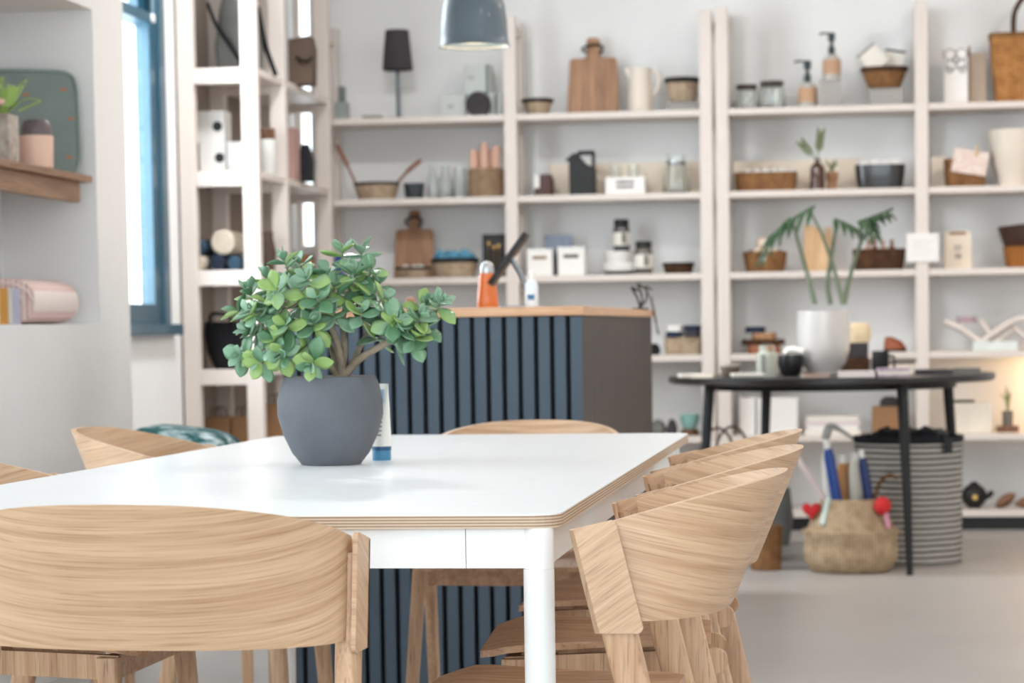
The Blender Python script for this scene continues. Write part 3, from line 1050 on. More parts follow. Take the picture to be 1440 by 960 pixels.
# ------------------------------------------------------------------ counter
def counter():
    x0, x1, y0, y1, zt = -1.485, -0.672, 6.56, 9.05, 1.026
    t = thing('shop_counter', 'sales counter with slate-blue vertical slats, smoked oak side and pale oak top', 'counter', ((x0 + x1) / 2, (y0 + y1) / 2, 0))
    ox, oy = t.location.x, t.location.y
    B = lambda nm, a, b, c, d, e, f, m, par=t, bv=0.0: box(nm, a - ox, b - ox, c - oy, d - oy, e, f, m, par, bv)
    B('carcass', x0 + .02, x1 - .02, y0 + .03, y1, 0.0, zt - 0.0245, SLATE_DARK)
    B('side_panel', x1 - .02, x1, y0 + .02, y1, 0.0, zt - 0.0245, DARK_OAK)
    B('side_panel', x0, x0 + .02, y0 + .02, y1, 0.0, zt - 0.0245, DARK_OAK)
    B('counter_top', x0 - .012, x1 + .006, y0 - .006, y1 + .03, zt - 0.0245, zt, COUNTER_OAK, t, 0.002)
    B('plinth', x0, x1, y0 + .02, y0 + .03, 0, 0.004, SLATE_DARK)
    pitch = 0.0428
    n = 19
    rnd = random.Random(3)
    for i in range(n):
        b = x1 - i * pitch
        a = b - 0.0305
        B('slat', a, b, y0 + rnd.uniform(0, .0015), y0 + 0.03, 0.0, zt - 0.0248, SLATE, t, 0.003)


counter()

ZCT = 1.026


def onc(px, Y): return at(px, 431, Y).x


# orange pepper mill
t = thing('pepper_mill', 'orange lacquered mill with domed steel cap on the counter', 'mill', (onc(686, 7.16), 7.16, ZCT))
t.scale = (1.04, 1.04, 1.04)
lathe('body', [(0.030, 0), (0.031, 0.003), (0.028, 0.04), (0.024, 0.075), (0.0225, 0.098), (0.019, 0.10)], ORANGE, t)
lathe('cap', [(0.018, 0.099), (0.0185, 0.108), (0.018, 0.118), (0.014, 0.127), (0.006, 0.131), (0.0005, 0.132)], STEEL, t)


# tablet on a stand, seen edge-on
def tablet():
    Y = 6.95
    a, b = at(690, 401, Y), at(741, 328, Y)
    t = thing('tablet_stand', 'dark tablet tilted on a grey metal stand on the counter', 'tablet', (at(735, 431, Y).x, Y, ZCT), 0.10)
    L = t.location
    d = (b - a); ln = d.length; ang = atan2(d.z, d.x)
    c = (a + b) / 2 - L
    screen = loft('tablet', [se_ring(ln, 0.22, z, 40, 9) for z in (-0.007, 0.007)], BLACK, t, loc=(c.x, 0, c.z), rot=(0, -ang, 0))
    loft('screen', [se_ring(ln - .02, 0.20, z, 40, 9) for z in (0.0071, 0.0078)], M('screen_glass', (18, 20, 24), 0.1), screen)
    pts = [at(718, 362, Y) - L, at(732, 385, Y) - L, at(742, 412, Y) - L, Vector((at(746, 431, Y).x - L.x, 0, 0.004))]
    tube('arm', smoothpath(pts, 4), 0.0085, M('grey_metal', (136, 142, 148), 0.35, metal=.6), t, 10)
    loft('base', [se_ring(0.11, 0.14, z, 32, 6, at(730, 431, Y).x - L.x, 0) for z in (0, .006)], M('grey_metal', (136, 142, 148), 0.35, metal=.6), t)


tablet()
t = thing('spray_bottle', 'small white bottle with blue print beside the tablet stand', 'bottle', (onc(748, 6.72), 6.72, ZCT))
lathe('body', [(0.017, 0), (0.0178, 0.003), (0.0178, 0.062), (0.012, 0.07), (0.009, 0.074)], M('white_plastic', (228, 234, 238), 0.35, var=.02), t)
lathe('cap', [(0.0095, 0.073), (0.0098, 0.076), (0.0098, 0.097), (0.008, 0.099)], WHITE_CER, t)
box('printed_mark', -.009, .009, -.0186, -.0160, .020, .034, M('blue_print', (70, 120, 160), .5), t)
t = thing('wooden_knob_stopper', 'round wooden ball on a short stem on the counter top', 'knob', (onc(577, 7.2), 7.2, ZCT))
lathe('stem', [(0.010, 0), (0.010, 0.006), (0.005, 0.008), (0.005, 0.014)], BOARD, t, 20)
lathe('ball', [(0.0005, 0.010)] + [(0.0145 * sin(pi * k / 10), 0.0245 - 0.0145 * cos(pi * k / 10)) for k in range(1, 10)] + [(0.0005, 0.039)], M('warm_wood_ball', (176, 122, 90), .5), t, 20)


# wire display stand with a cable at the counter's far end
def wires():
    Y = 8.75
    X = at(900, 430, Y).x
    t = thing('wire_stand', 'small black wire stand with a dangling cable on the far end of the counter', 'stand', (X, Y, ZCT))
    L = t.location
    lathe('base', [(0.03, 0), (0.03, 0.006), (0.005, 0.008)], BLACK, t, 24)
    for k, (pxa, pya, pxb) in enumerate([(888, 404, 896), (897, 400, 903), (908, 403, 910)]):
        top = at(pxa, pya, Y) - L
        m = at(pxb, 418, Y + .02 * k) - L
        tube('wire', smoothpath([Vector((0, 0, .006)), m, top, top + Vector((0.02, .01, -0.012))], 5), 0.004, BLACK, t, 6)
    c = [at(912, 405, Y) - L, at(917, 425, Y) - L, at(921, 445, Y + .35) - L, at(926, 470, Y + .38) - L]
    tube('cable', smoothpath(c, 6), 0.004, M('grey_cable', (96, 92, 90), .6), t, 6)


wires()


# ------------------------------------------------------------------ pendant lamp
def pendant():
    Y = 7.7
    c = at(667, 66, Y)
    t = thing('pendant_lamp', 'slate-blue bell-shaped pendant lamp hanging above the counter', 'pendant lamp', (c.x, Y, c.z))
    R = 0.112
    pr = [(R, 0), (R * 1.0, 0.003), (R * .955, 0.010), (R * .935, 0.03), (R * .91, 0.08), (R * .87, 0.12), (R * .79, 0.155), (R * .64, 0.182), (R * .42, 0.199), (R * .2, 0.206)]
    inn = [(r - 0.003, z - 0.002 if z > .02 else z) for r, z in reversed(pr)]
    lathe('shade', pr + [(0.02, 0.206), (0.02, 0.202)] + inn + [(R, 0)], GUNMETAL, t, 56)
    lathe('inner_lining', [(R - .006, 0.006), (R * .9, 0.03), (R * .88, 0.08), (R * .84, 0.12), (R * .76, 0.15), (R * .6, .175), (0.03, .195)], M('lamp_lining', (196, 188, 168), .6), t, 48)
    lathe('cap', [(0.022, 0.205), (0.022, 0.235), (0.008, 0.245)], GUNMETAL, t, 24)
    tube('cord', [(0, 0, 0.24), (0, 0, ZC - c.z - 0.02)], 0.0028, BLACK, t, 8)
    lathe('ceiling_rose', [(0.045, ZC - c.z), (0.045, ZC - c.z - 0.02), (0.01, ZC - c.z - 0.028)], GUNMETAL, t, 24)
    lathe('bulb', [(0.0005, 0.07)] + [(0.03 * sin(pi * k / 8), 0.10 - 0.03 * cos(pi * k / 8)) for k in range(1, 8)] + [(0.012, 0.14), (0.012, .19)], WHITE_CER, t, 20)


pendant()
pl = bpy.data.lights.new('pendant_lamp_light', 'POINT'); pl.energy = 1.6; pl.color = (1, .86, .68); pl.shadow_soft_size = .03
o = bpy.data.objects.new('pendant_lamp_light', pl); COL.objects.link(o); o.location = at(667, 66, 7.7) + Vector((0, 0, .045))


# ------------------------------------------------------------------ shelving
def shelf_unit(name, label, loc, rotz, ladders, depth, zs, top, pw=0.06, pd=0.066, rung=0.045, th=0.03):
    t = thing(name, label, 'shelving', loc, rotz, None)
    for x in ladders:
        for y in (0, depth - pd):
            box('post', x - pw / 2, x + pw / 2, y, y + pd, 0, top, WHITE_WOOD, t, 0.004)
        for z in zs:
            box('rung', x - pw / 2 + .012, x + pw / 2 - .012, pd, depth - pd, z - th - rung, z - th, WHITE_WOOD, t, 0.003)
        box('rung', x - pw / 2 + .012, x + pw / 2 - .012, pd, depth - pd, top - .08, top - .03, WHITE_WOOD, t, 0.003)
    for a, b in zip(ladders[:-1], ladders[1:]):
        box('plinth', a + pw / 2, b - pw / 2, 0.02, 0.035, 0, zs[0] - th, BLACK, t)
        for z in zs:
            box('shelf_board', a + pw / 2, b - pw / 2, 0.006, depth - .004, z - th, z, WHITE_WOOD, t, 0.003)
    return t


ZS = [0.09, 0.446, 0.829, 1.211, 1.588, 1.971]
YS = 11.70
shelf_unit('shelving_unit', 'white open ladder shelving unit behind the counter', (-2.43, YS, 0), 0, [0, 0.906, 1.826], 0.34, ZS, 2.43)
shelf_unit('shelving_unit', 'white open ladder shelving unit behind the round black table', (-0.53, YS, 0), 0, [0, 0.918, 1.836], 0.34, ZS, 2.44)


def tower():
    t = thing('shelving_unit', 'white ladder shelving unit end-on beside the teal window', 'shelving', (-2.365, 10.1, 0), pi / 2)
    depth, pd, pw = 0.335, 0.068, 0.055
    lad = [0.0275, 0.555, 1.505]
    zs = [2.056, 1.634, 1.225, 0.813, 0.40, 0.066]
    for x in lad:
        for y in (0, depth - pd):
            box('post', x - pw / 2, x + pw / 2, y, y + pd, 0, 2.7, WHITE_WOOD, t, 0.004)
        for z in zs:
            box('rung', x - pw / 2 + .004, x + pw / 2 - .004, pd, depth - pd, z - 0.064, z, WHITE_WOOD, t, 0.003)
    for a, b in zip(lad[:-1], lad[1:]):
        for z in zs:
            box('shelf_board', a + pw / 2, b - pw / 2, 0.006, depth - .004, z - .03, z, WHITE_WOOD, t, 0.003)
        box('back_panel', a + pw / 2, b - pw / 2, depth - .003, depth + .004, 0.06, 2.66, M('taupe_shade_tone', (150, 136, 126), .8, var=.06), t)  # added panel: the shadowy tower interior is put into its taupe colour


tower()


# ------------------------------------------------------------------ generic goods
def spot(x0, x1, Y, z):
    """base point and metres per pixel for something standing at depth Y on height z between two picture columns"""
    p = at((x0 + x1) / 2, 400, Y)
    # shift x for the lean of the picture at height z
    q0 = at((x0 + x1) / 2, 480, Y)
    s = scl((p.x, Y, z))
    k = (p.x - q0.x) / (p.z - q0.z)
    return Vector((p.x + (z + 0.08 - p.z) * k, Y, z)), 1.0 / s


def carton(name, label, cat, x0, x1, h, Y, z, d, mat, rot=0.0, group=None, bevel=.002):
    b, m = spot(x0, x1, Y, z)
    t = thing(name, label, cat, b, rot, group)
    w = (x1 - x0) * m
    cbox('body', 0, 0, 0, w, d, h * m, mat, t, bevel)
    return t, w, h * m, m


def printed(t, w, h, d, cx, cz, pw, ph, rows, mat=PRINT, seed=0):
    """illegible small print as short strokes on the front face"""
    rnd = random.Random(seed)
    y = -d / 2 - 0.0006
    for r in range(rows):
        z = cz + ph / 2 - (r + .5) * ph / rows
        x = cx - pw / 2
        while x < cx + pw / 2 - .003:
            l = rnd.uniform(.003, .009)
            box('print_mark', x, min(x + l, cx + pw / 2), y, y + .0012, z - ph / rows * .32, z + ph / rows * .32, mat, t)
            x += l + rnd.uniform(.0015, .003)


def ring_basket(name, label, x0, x1, h, Y, z, mat, rim=None, taper=.8, group=None, cat='basket', sy=1.0, e=None):
    b, m = spot(x0, x1, Y, z)
    t = thing(name, label, cat, b, 0, group)
    R, H = (x1 - x0) * m / 2, h * m
    if e:
        tub('body', 2 * R * taper, 2 * R * taper * sy, 2 * R, 2 * R * sy, H, mat, t, e=e)
        if rim: tub('rim', 2 * R + .004, 2 * R * sy + .004, 2 * R + .006, 2 * R * sy + .006, H * .18, rim, t, e=e, z0=H * .84, t=.008, floor=0.0)
    else:
        lathe('body', [(R * taper * .9, 0), (R * taper, .004), (R * (taper + 1) / 2 * 1.02, H * .5), (R, H * .96), (R - .004, H), (R - .009, H * .96), (R * taper * .9, .012), (0.001, .012)], mat, t, 36, sy=sy)
        if rim: lathe('rim', [(R * .985, H * .80), (R + .003, H * .86), (R + .004, H * .98), (R - .002, H + .003), (R - .010, H * .98), (R - .010, H * .82)], rim, t, 36, sy=sy)
    return t, R, H, m


YM = 11.86

# ---- top shelf, first bay
b, m = spot(472, 490, YM, ZS[5])
t = thing('scent_bottle', 'square grey scent bottle with tall grey cap at the window end of the top shelf', 'bottle', b)
cbox('body', 0, 0, 0, 18 * m, 18 * m, 26 * m, M('grey_label', (150, 156, 152), .5), t, .004)
cbox('cap', 0, 0, 26 * m, 9.5 * m, 9.5 * m, 22 * m, M('dark_grey_cap', (112, 118, 114), .5), t, .003)
b, m = spot(510, 536, YM, ZS[5])
t = thing('coaster_stack', 'two flat grey-beige coasters stacked beside the table lamp', 'coaster', b)
for k in range(2): cbox('coaster', 0.002 * k, 0, k * .011, 26 * m, .09, .01, M('taupe_felt', (150, 144, 134), .9), t, .003)
# table lamp
b, m = spot(543, 577, YM - .02, ZS[5])
t = thing('table_lamp', 'table lamp with dark charcoal drum shade on a thin stem', 'lamp', b)
lathe('base', [(.062, 0), (.062, .008), (.012, .012), (.010, .016)], CHARCOAL, t, 32)
lathe('stem', [(.0095, .014), (.0085, 72 * m)], GUNMETAL, t, 14)
lathe('shade', [(21.5 * m, 69 * m), (16.5 * m, 124 * m), (16.5 * m - .004, 124 * m), (21.5 * m - .004, 69 * m), (21.5 * m, 69 * m)], CHARCOAL, t, 40)
# pale gift boxes with a round grey diffuser
for nm, x0, x1, h, y, dz, dark, lab in (('gift_box', 622, 657, 33, YM + .05, 0, (0.1, .35), 'pale grey-green gift box lying beside the round charcoal speaker'),
                                        ('gift_box', 688, 707, 34, YM + .05, 0, (.5, .8), 'narrow grey-green gift box with dark band, behind the round charcoal speaker'),
                                        ('gift_box', 658.5, 686.5, 34, YM + .06, 0, None, 'plain pale gift box hidden behind the round charcoal speaker')):
    t, w, h2, m = carton(nm, lab, 'box', x0, x1, h, y, ZS[5], .12, GREYBOX)
    if dark and dark[0] > .3: box('dark_band', w * (dark[0] - .5), w * (dark[1] - .5), -.0607, -.058, 0.0, h2, M('grey_green_band', (120, 128, 122), .6), t)
    if dark and dark[0] < .3: printed(t, w, h2, .12, -.01, h2 * .5, .03, .02, 2, GREYPRINT, 4)
t, w, h2, m = carton('gift_box', 'tall pale gift box with dark band standing on the other gift boxes', 'box', 655, 692, 40, YM + .06, ZS[5] + 34 / scl((-1.6, YM + .06, 2.0)), .12, GREYBOX)
box('dark_band', w * .32, w * .46, -.0607, -.058, 0, h2, M('grey_green_band', (120, 128, 122), .6), t)
printed(t, w, h2, .12, -.03, h2 * .55, .03, .02, 2, GREYPRINT, 6)
b, m = spot(655, 690, YM - .06, ZS[5])
t = thing('round_speaker', 'round charcoal fabric speaker standing among the pale gift boxes', 'speaker', b)
R = 17.5 * m
lathe('body', [(.001, -.02), (R * .9, -.02), (R, -.012), (R, .012), (R * .9, .02), (.001, .02)], CHARCOAL, t, 40, loc=(0, 0, R), rot=(radians(90), 0, 0))
cbox('foot', 0, 0, 0, R, .035, .006, BLACK, t)

# ---- top shelf, second bay
ring_basket('bowl_basket', 'small woven bowl with black rim next to the tall chopping board', 734, 778, 23, YM, ZS[5], WEAVE_TAN, WEAVE_BLACK, .62)
def chopping(label, x0, x1, hb, hh, Y, z, strap=True, mat=BOARD, tw=.9):
    b, m = spot(x0, x1, Y, z)
    t = thing('chopping_board', label, 'chopping board', b)
    w, H, h2 = (x1 - x0) * m / 2, hb * m, (hb + hh) * m
    hw = w * .26
    ol = [(-w, 0), (w, 0), (w * tw, H - .01), (w * tw - .012, H), (hw + .01, H), (hw, H + .012), (hw, h2 - .012), (hw * .6, h2), (-hw * .6, h2), (-hw, h2 - .012), (-hw, H + .012), (-hw - .01, H), (-w * tw + .012, H), (-w * tw, H - .01)]
    prism('board', ol, .018, mat, t, .003, rot=(radians(-7), 0, 0))
    if strap:
        z_ = H + (h2 - H) * .42
        pts = smoothpath([(-hw * .9, .016 - z_ * .1, z_ - .02), (-hw * 1.5, .03 - z_ * .1, z_), (0, .04 - z_ * .1, z_ + .02), (hw * 1.5, .03 - z_ * .1, z_ + .004), (hw * 1.1, .018 - z_ * .1, z_ - .03)], 5)
        tube('strap', pts, .006, BLACK, t, 6)
    return t
chopping('tall oak chopping board with black strap on the top shelf', 797, 871, 82, 29, YM + .07, ZS[5])
b, m = spot(884, 918, YM, ZS[5])
t = thing('jug', 'tall cream ceramic jug on the top shelf', 'jug', b)
R, H = 17 * m, 63 * m
lathe('body', [(R * .95, 0), (R, .006), (R * .98, H * .5), (R * .9, H * .85), (R * .95, H), (R * .9, H), (R * .85, H * .85), (R * .9, .012), (.001, .012)], CREAM, t, 36)
prism('spout', [(-R * .8, H * .72), (-R * 1.35, H * 1.0), (-R * .8, H * .99)], R * .7, CREAM, t, .004)
tube('handle', smoothpath([(R * .8, 0, H * .93), (R * 1.45, 0, H * .88), (R * 1.5, 0, H * .6), (R * .9, 0, H * .35)], 5), .009, CREAM, t, 8)
t, w, h2, m = carton('display_riser', 'low frosted display block under the pale basket with black rim', 'block', 938, 982, 14, YM, ZS[5], .14, M('frosted_acrylic', (214, 208, 202), .25, trans=.75, var=.0))
ring_basket('bowl_basket', 'pale woven basket with black rim raised on a frosted block', 935, 984, 33, YM, ZS[5] + h2, WEAVE_TAN, WEAVE_BLACK, .74)

# ---- top shelf, third bay
def storage_jar(x0, x1, h, label):
    b, m = spot(x0, x1, YM, ZS[5])
    t = thing('storage_jar', label, 'jar', b)
    R, H = (x1 - x0) * m / 2, h * m
    lathe('glass', [(R * .9, 0), (R, .008), (R, H * .7), (R * .86, H * .84), (R * .86, H * .86), (R * .80, H * .86), (R * .94, H * .68), (R * .93, .012), (.001, .010)], GLASS, t, 32)
    lathe('lid', [(R * .84, H * .84), (R * .9, H * .86), (R * .9, H * .98), (R * .86, H), (.001, H)], M('dark_wood_lid', (74, 60, 54), .6), t, 32)
storage_jar(1033, 1066, 36, 'squat glass jar with dark lid next to the double shelf post')
storage_jar(1067, 1104, 40, 'larger squat glass jar with dark lid, between the smaller jar and the soap bottles')
def soap(x0, x1, z, label):
    b, m = spot(x0, x1, YM, z)
    t = thing('soap_bottle', label, 'soap bottle', b)
    R = (x1 - x0) * m / 2
    H = 36 * m
    lathe('bottle', [(R * .92, 0), (R, .006), (R, H * .82), (R * .6, H), (R * .4, H * 1.04), (.001, H * 1.04)], M('frosted_clear_plastic', (226, 220, 212), .15, trans=.35, var=.02), t, 28)
    lathe('label', [(R * 1.01, H * .25), (R * 1.015, H * .26), (R * 1.015, H * .80), (R * 1.01, H * .81)], M('kraft_label', (194, 154, 124), .7), t, 28)
    lathe('pump_collar', [(R * .38, H * 1.04), (R * .38, H * 1.32), (R * .2, H * 1.36), (R * .2, H * 1.55), (R * .4, H * 1.56), (R * .4, H * 1.86), (.001, H * 1.9)], M('dark_green_pump', (38, 52, 54), .4), t, 16)
    tube('spout', [(0, 0, H * 1.84), (-R * 1.1, 0, H * 1.87), (-R * 1.35, 0, H * 1.8)], .005, M('dark_green_pump', (38, 52, 54), .4), t, 8)
soap(1122, 1149, ZS[5], 'pump soap bottle with kraft label standing on the top shelf')
t, w, h2, m = carton('display_riser', 'frosted display block under the raised pump soap bottle', 'block', 1153, 1182, 38, YM, ZS[5], .12, M('frosted_acrylic', (214, 208, 202), .25, trans=.75, var=.0))
soap(1157, 1182, ZS[5] + h2, 'pump soap bottle with kraft label raised on a frosted block')
t, w, h2, m = carton('display_riser', 'frosted display block under the brown basket of books', 'block', 1222, 1268, 25, YM, ZS[5], .14, M('frosted_acrylic', (214, 208, 202), .25, trans=.75, var=.0))
zb = ZS[5] + h2
t, R, H, m = ring_basket('basket_tray', 'brown woven basket with dark rim holding two books, raised on a frosted block', 1211, 1276, 30, YM, zb, WEAVE_BROWN, WEAVE_DARK, .68, sy=.6)
for (px_, py_, wd, hh, ang, spine, lab) in ((1224, 79, .10, .055, -.70, None, 'white-paged book tilted steeply in the raised brown basket'), (1258, 80, .095, .046, .16, NAVY, 'white book with a dark spine in the raised brown basket')):
    q = at(px_, py_, YM)
    bk = thing('book', lab, 'book', (q.x, YM, q.z), 0, 'books in the raised basket')
    bk.rotation_euler = (0, ang, 0)
    bk.location.y = YM - .021 if spine is None else YM + .021
    dn = .045 if spine is None else .05
    cbox('pages', 0, 0, -hh / 2 - dn, wd * .95, .036, hh + dn, PAGE, bk, .001)
    cbox('cover', 0, 0, hh / 2, wd * .95 + .006, .038, .010, spine or GREYPRINT, bk, .001)

# ---- top shelf, fourth bay
t, w, h2, m = carton('carton', 'tall white carton with grey scroll print and brown side on the top shelf', 'carton', 1327, 1360, 80, YM, ZS[5], .12, WHITE_CARD)
box('brown_side', w / 2 - .001, w / 2 + .012, -.058, .06, .0, h2, M('brown_print', (122, 96, 82), .7), t)
yy = -.0612
for (cx, cz, r) in ((-.026, .86, .026), (.026, .87, .026), (-.022, .68, .024), (.024, .69, .022), (0, .77, .016), (-.03, .6, .014), (.03, .6, .014)):
    pts = [(cx + r * cos(a), yy, cz * h2 + r * sin(a)) for a in [2 * pi * k / 16 for k in range(16)]]
    tube('scroll_print', pts, .003, GREYPRINT, t, 5, closed=True)
carton('card_box', 'plain beige box standing behind the scroll-print carton', 'box', 1364, 1386, 72, YM + .06, ZS[5], .1, BEIGE_CARD)
b, m = spot(1392, 1470, YM, ZS[5])
t = thing('rattan_basket', 'tall square honey-coloured woven basket on the top shelf, cut by the picture edge', 'basket', b)
tub('body', 62 * m, 62 * m * .75, 78 * m, 78 * m * .75, 96 * m, WEAVE_HONEY, t, e=6)
tub('rim', 78 * m, 78 * m * .75, 80 * m, 80 * m * .75, 7 * m, WEAVE_BROWN, t, e=6, z0=90 * m, floor=0)
tube('handle', smoothpath([(-.02, 0, 90 * m), (-.01, 0, 130 * m), (.06, 0, 150 * m), (.1, 0, 92 * m)], 6), .012, WEAVE_DARK, t, 8)

# ---- second shelf
def pan():
    b, m = spot(497, 562, YM, ZS[4])
    t = thing('handled_basket', 'round woven basket with dark rim and two long leather handles', 'basket', b)
    R, H = 32 * m, 25 * m
    lathe('body', [(R * .7, 0), (R * .78, .004), (R * .95, H * .6), (R, H * .9), (R * .95, H * .9), (R * .74, .012), (.001, .012)], WEAVE_TAN, t, 36)
    lathe('rim', [(R * .99, H * .84), (R * 1.02, H * .9), (R * 1.0, H), (R * .93, H), (R * .93, H * .86)], WEAVE_BLACK, t, 36)
    L = t.location
    tube('handle', smoothpath([(-R * .92, 0, H * .95), at(487, 230, YM) - L, at(473, 203, YM) - L], 5), [.006] * 5 + [.010] * 5 + [.007], LEATHER, t, 8)
    tube('handle', smoothpath([(R * .92, 0, H * .95), at(574, 240, YM) - L, at(592, 225, YM) - L], 5), [.006] * 5 + [.010] * 5 + [.007], LEATHER, t, 8)
pan()
def tumbler(name, label, x0, x1, h, Y, z, mat, flare=1.0, cat='glass', group=None):
    b, m = spot(x0, x1, Y, z)
    R, H = (x1 - x0) * m / 2, h * m
    o = lathe(name, [(R * flare * .9, 0), (R * flare, .004), (R, H), (R - .003, H), (R * flare - .004, .008), (.001, .007)], mat, None, 28)
    o.location = b
    tag(o, label, cat, group)
    return o
tumbler('glass_tumbler', 'squat smoky glass tumbler between the handled basket and the glass bottles', 567, 597, 23, YM, ZS[4], SMOKE_GLASS, .85)
def gbottle(x0, x1, h, Y, z, label, neck=.5, mat=GLASS):
    b, m = spot(x0, x1, Y, z)
    R, H = (x1 - x0) * m / 2, h * m
    o = lathe('glass_bottle', [(R * .9, 0), (R, .005), (R, H * .55), (R * neck, H * .8), (R * neck, H), (R * neck - .004, H), (R * neck - .004, H * .8), (R - .005, H * .54), (R - .005, .01), (.001, .009)], mat, None, 28)
    o.location = b
    tag(o, label, 'bottle')
gbottle(601, 617, 47, YM - .03, ZS[4], 'narrow clear glass bottle next to the smoky tumbler')
gbottle(617, 636, 47, YM + .02, ZS[4], 'wider clear glass bottle between the narrow bottle and the tall glass', .6)
tumbler('glass_tumbler', 'tall clear drinking glass next to the basket of salmon cloths', 637, 656, 44, YM, ZS[4], GLASS)
t, R, H, m = ring_basket('basket', 'cylindrical woven basket holding rolled salmon cloths', 658, 709, 41, YM, ZS[4], woven('drab_weave', (182, 154, 124), (124, 100, 78), 150, 260), None, .96)
for k, (dx, hh, lean) in enumerate(((-.050, .09, -.05), (-.025, .085, .0), (.0, .12, -.02), (.025, .09, .04), (.049, .105, .05))):
    o = lathe('rolled_cloth', [(.0005, 0), (.019, .002), (.019, H + hh - .02), (.014, H + hh - .012), (.004, H + hh - .016)], SALMON, None, 16)
    o.location = (t.location.x + dx, YM + (.02 if k % 2 else -.02), ZS[4] + .014)
    o.rotation_euler = (0, lean * .6, 0)
    tag(o, 'rolled salmon-pink cloth standing in the cylindrical woven basket', 'cloth', 'rolled cloths in the woven basket')
# second bay
b, m = spot(752, 779, YM, ZS[4])
t = thing('small_lantern', 'small dark red-brown box lantern with a white tag', 'lantern', b)
loft('body', [se_ring(26 * m, .08, 0, 28, 5), se_ring(27 * m, .085, 22 * m, 28, 5), se_ring(20 * m, .07, 31 * m, 28, 4)], M('dark_redbrown', (72, 38, 30), .5, var=.2), t)
loft('tag', [se_ring(.026, .003, 12 * m, 20, 4, -.032, -.046), se_ring(.028, .003, 30 * m, 20, 4, -.032, -.046)], WHITE_CARD, t)
def watering():
    b, m = spot(800, 839, YM - .03, ZS[4])
    t = thing('watering_jug', 'black angular jug with cut-out handle on the second shelf', 'jug', b)
    w, H = 18 * m, 63 * m
    k = m
    body = [(-w, 0), (w, 0), (w, 38 * k), (w * .3, 44 * k), (-w * .35, 58 * k), (-w * 1.2, 50 * k), (-w, 46 * k)]
    prism('body', body, .10, BLACK, t, .006)
    hd = [(-w * .55, 54 * k), (-w * .3, 63 * k), (w * .9, 63 * k), (w, 60 * k), (w, 36 * k), (w * .72, 36 * k), (w * .72, 57 * k), (-w * .1, 57 * k), (-w * .3, 54 * k)]
    prism('handle', hd, .03, BLACK, t, .004)
    prism('spout', [(-w * .9, 46 * k), (-w * 1.35, 50 * k), (-w * .75, 59 * k), (-w * .3, 60 * k), (-w * .3, 50 * k)], .05, BLACK, t, .004)
watering()
for x0, x1, lab in ((772, 984, 'long cream card panel standing along the back of the second shelf behind the black jug'), (1031, 1205, 'long cream card panel along the back of the second shelf behind the amber bottle'), (1309, 1331, 'short cream card panel at the back of the shelf beside the card basket')):
    carton('back_panel', lab, 'panel', x0, x1, 47 if x0 < 1000 else 46, 12.00, ZS[4], .02, CREAM_CARD)
t, w, h2, m = carton('planter_box', 'white rectangular planter box with grey lettering and two tumblers on it', 'planter', 853, 908, 24, YM - .05, ZS[4], .13, WHITE_CER, bevel=.004)
printed(t, w, h2, .13, .0, h2 * .55, .085, .045, 2, PRINT, 8)
for dx, lab in ((-.05, 'small clear tumbler on the lettered planter box'), (.035, 'small clear tumbler on the lettered planter box')):
    o = lathe('glass_tumbler', [(.022, 0), (.024, .003), (.026, .06), (.023, .06), (.021, .006), (.001, .006)], GLASS, None, 24)
    o.location = (t.location.x + dx, YM - .05, ZS[4] + h2)
    tag(o, lab, 'glass', 'tumblers on the planter box')
b, m = spot(932, 970, YM, ZS[4])
t = thing('glass_carafe', 'clear glass carafe with short wide neck at the end of the second shelf', 'carafe', b)
R, H = 19 * m, 55 * m
lathe('body', [(R * .95, 0), (R, .006), (R * .95, H * .4), (R * .72, H * .74), (R * .70, H), (R * .66, H), (R * .68, H * .74), (R * .9, H * .4), (R * .94, .012), (.001, .01)], GLASS, t, 32)
lathe('collar', [(R * .73, H * .74), (R * .76, H * .76), (R * .76, H * .82), (R * .72, H * .83)], STEEL, t, 28)
# third bay
t, R, H, m = ring_basket('basket_tray', 'long shallow brown basket of white balls on the second shelf', 1033, 1121, 27, YM, ZS[4], WEAVE_BROWN, None, .95, sy=.55, e=7)
def wool(t, r, top, lab, sy=1.0, mat=None, nm='wood_wool', cat='wood wool'):
    o = lathe(nm, [(r * .86, 0), (r * .92, .004), (r, top - .0125 - .006), (r * .9, top - .0125), (.001, top - .0115)], mat or M('pale_wood_wool', (196, 176, 150), .95, var=.2, bump=.6), None, 24, sy=sy)
    o.location = t.location + Vector((0, 0, .0125))
    return tag(o, lab, cat)
def balls(t, coords, r, mat, nm, lab, cat, group, z):
    for (dx, dy, dz) in coords:
        o = lathe(nm, [(.0005, -r)] + [(r * sin(pi * k / 8), -r * cos(pi * k / 8)) for k in range(1, 8)] + [(.0005, r)], mat, None, 16)
        o.location = (t.location.x + dx, t.location.y + dy, z + dz)
        tag(o, lab, cat, group)
balls(t, [(-.085, -.02, .0), (-.04, .01, .004), (0.0, -.02, 0), (.04, .01, .002), (.082, -.01, .0), (.118, .012, 0)], .021, WHITE_CER, 'white_ball', 'white ball lying in the long shallow brown basket', 'ball', 'white balls in the shallow basket', ZS[4] + H)
o = cbox('wood_wool', 0, 0, .0125, 2 * R * .84, 2 * R * .40, H - .03, M('pale_wood_wool', (196, 176, 150), .95, var=.2, bump=.6), None)
o.location = t.location
tag(o, 'pale wood wool bedding in the long shallow brown basket', 'wood wool')
b, m = spot(1139, 1160, YM - .04, ZS[4])
t = thing('amber_bottle_vase', 'amber glass bottle holding two green sprigs', 'vase', b)
R, H = 10.2 * m, 45 * m
lathe('bottle', [(R * .9, 0), (R, .004), (R, H * .68), (R * .8, H * .78), (R * .38, H * .86), (R * .38, H), (.001, H)], AMBER, t, 28)
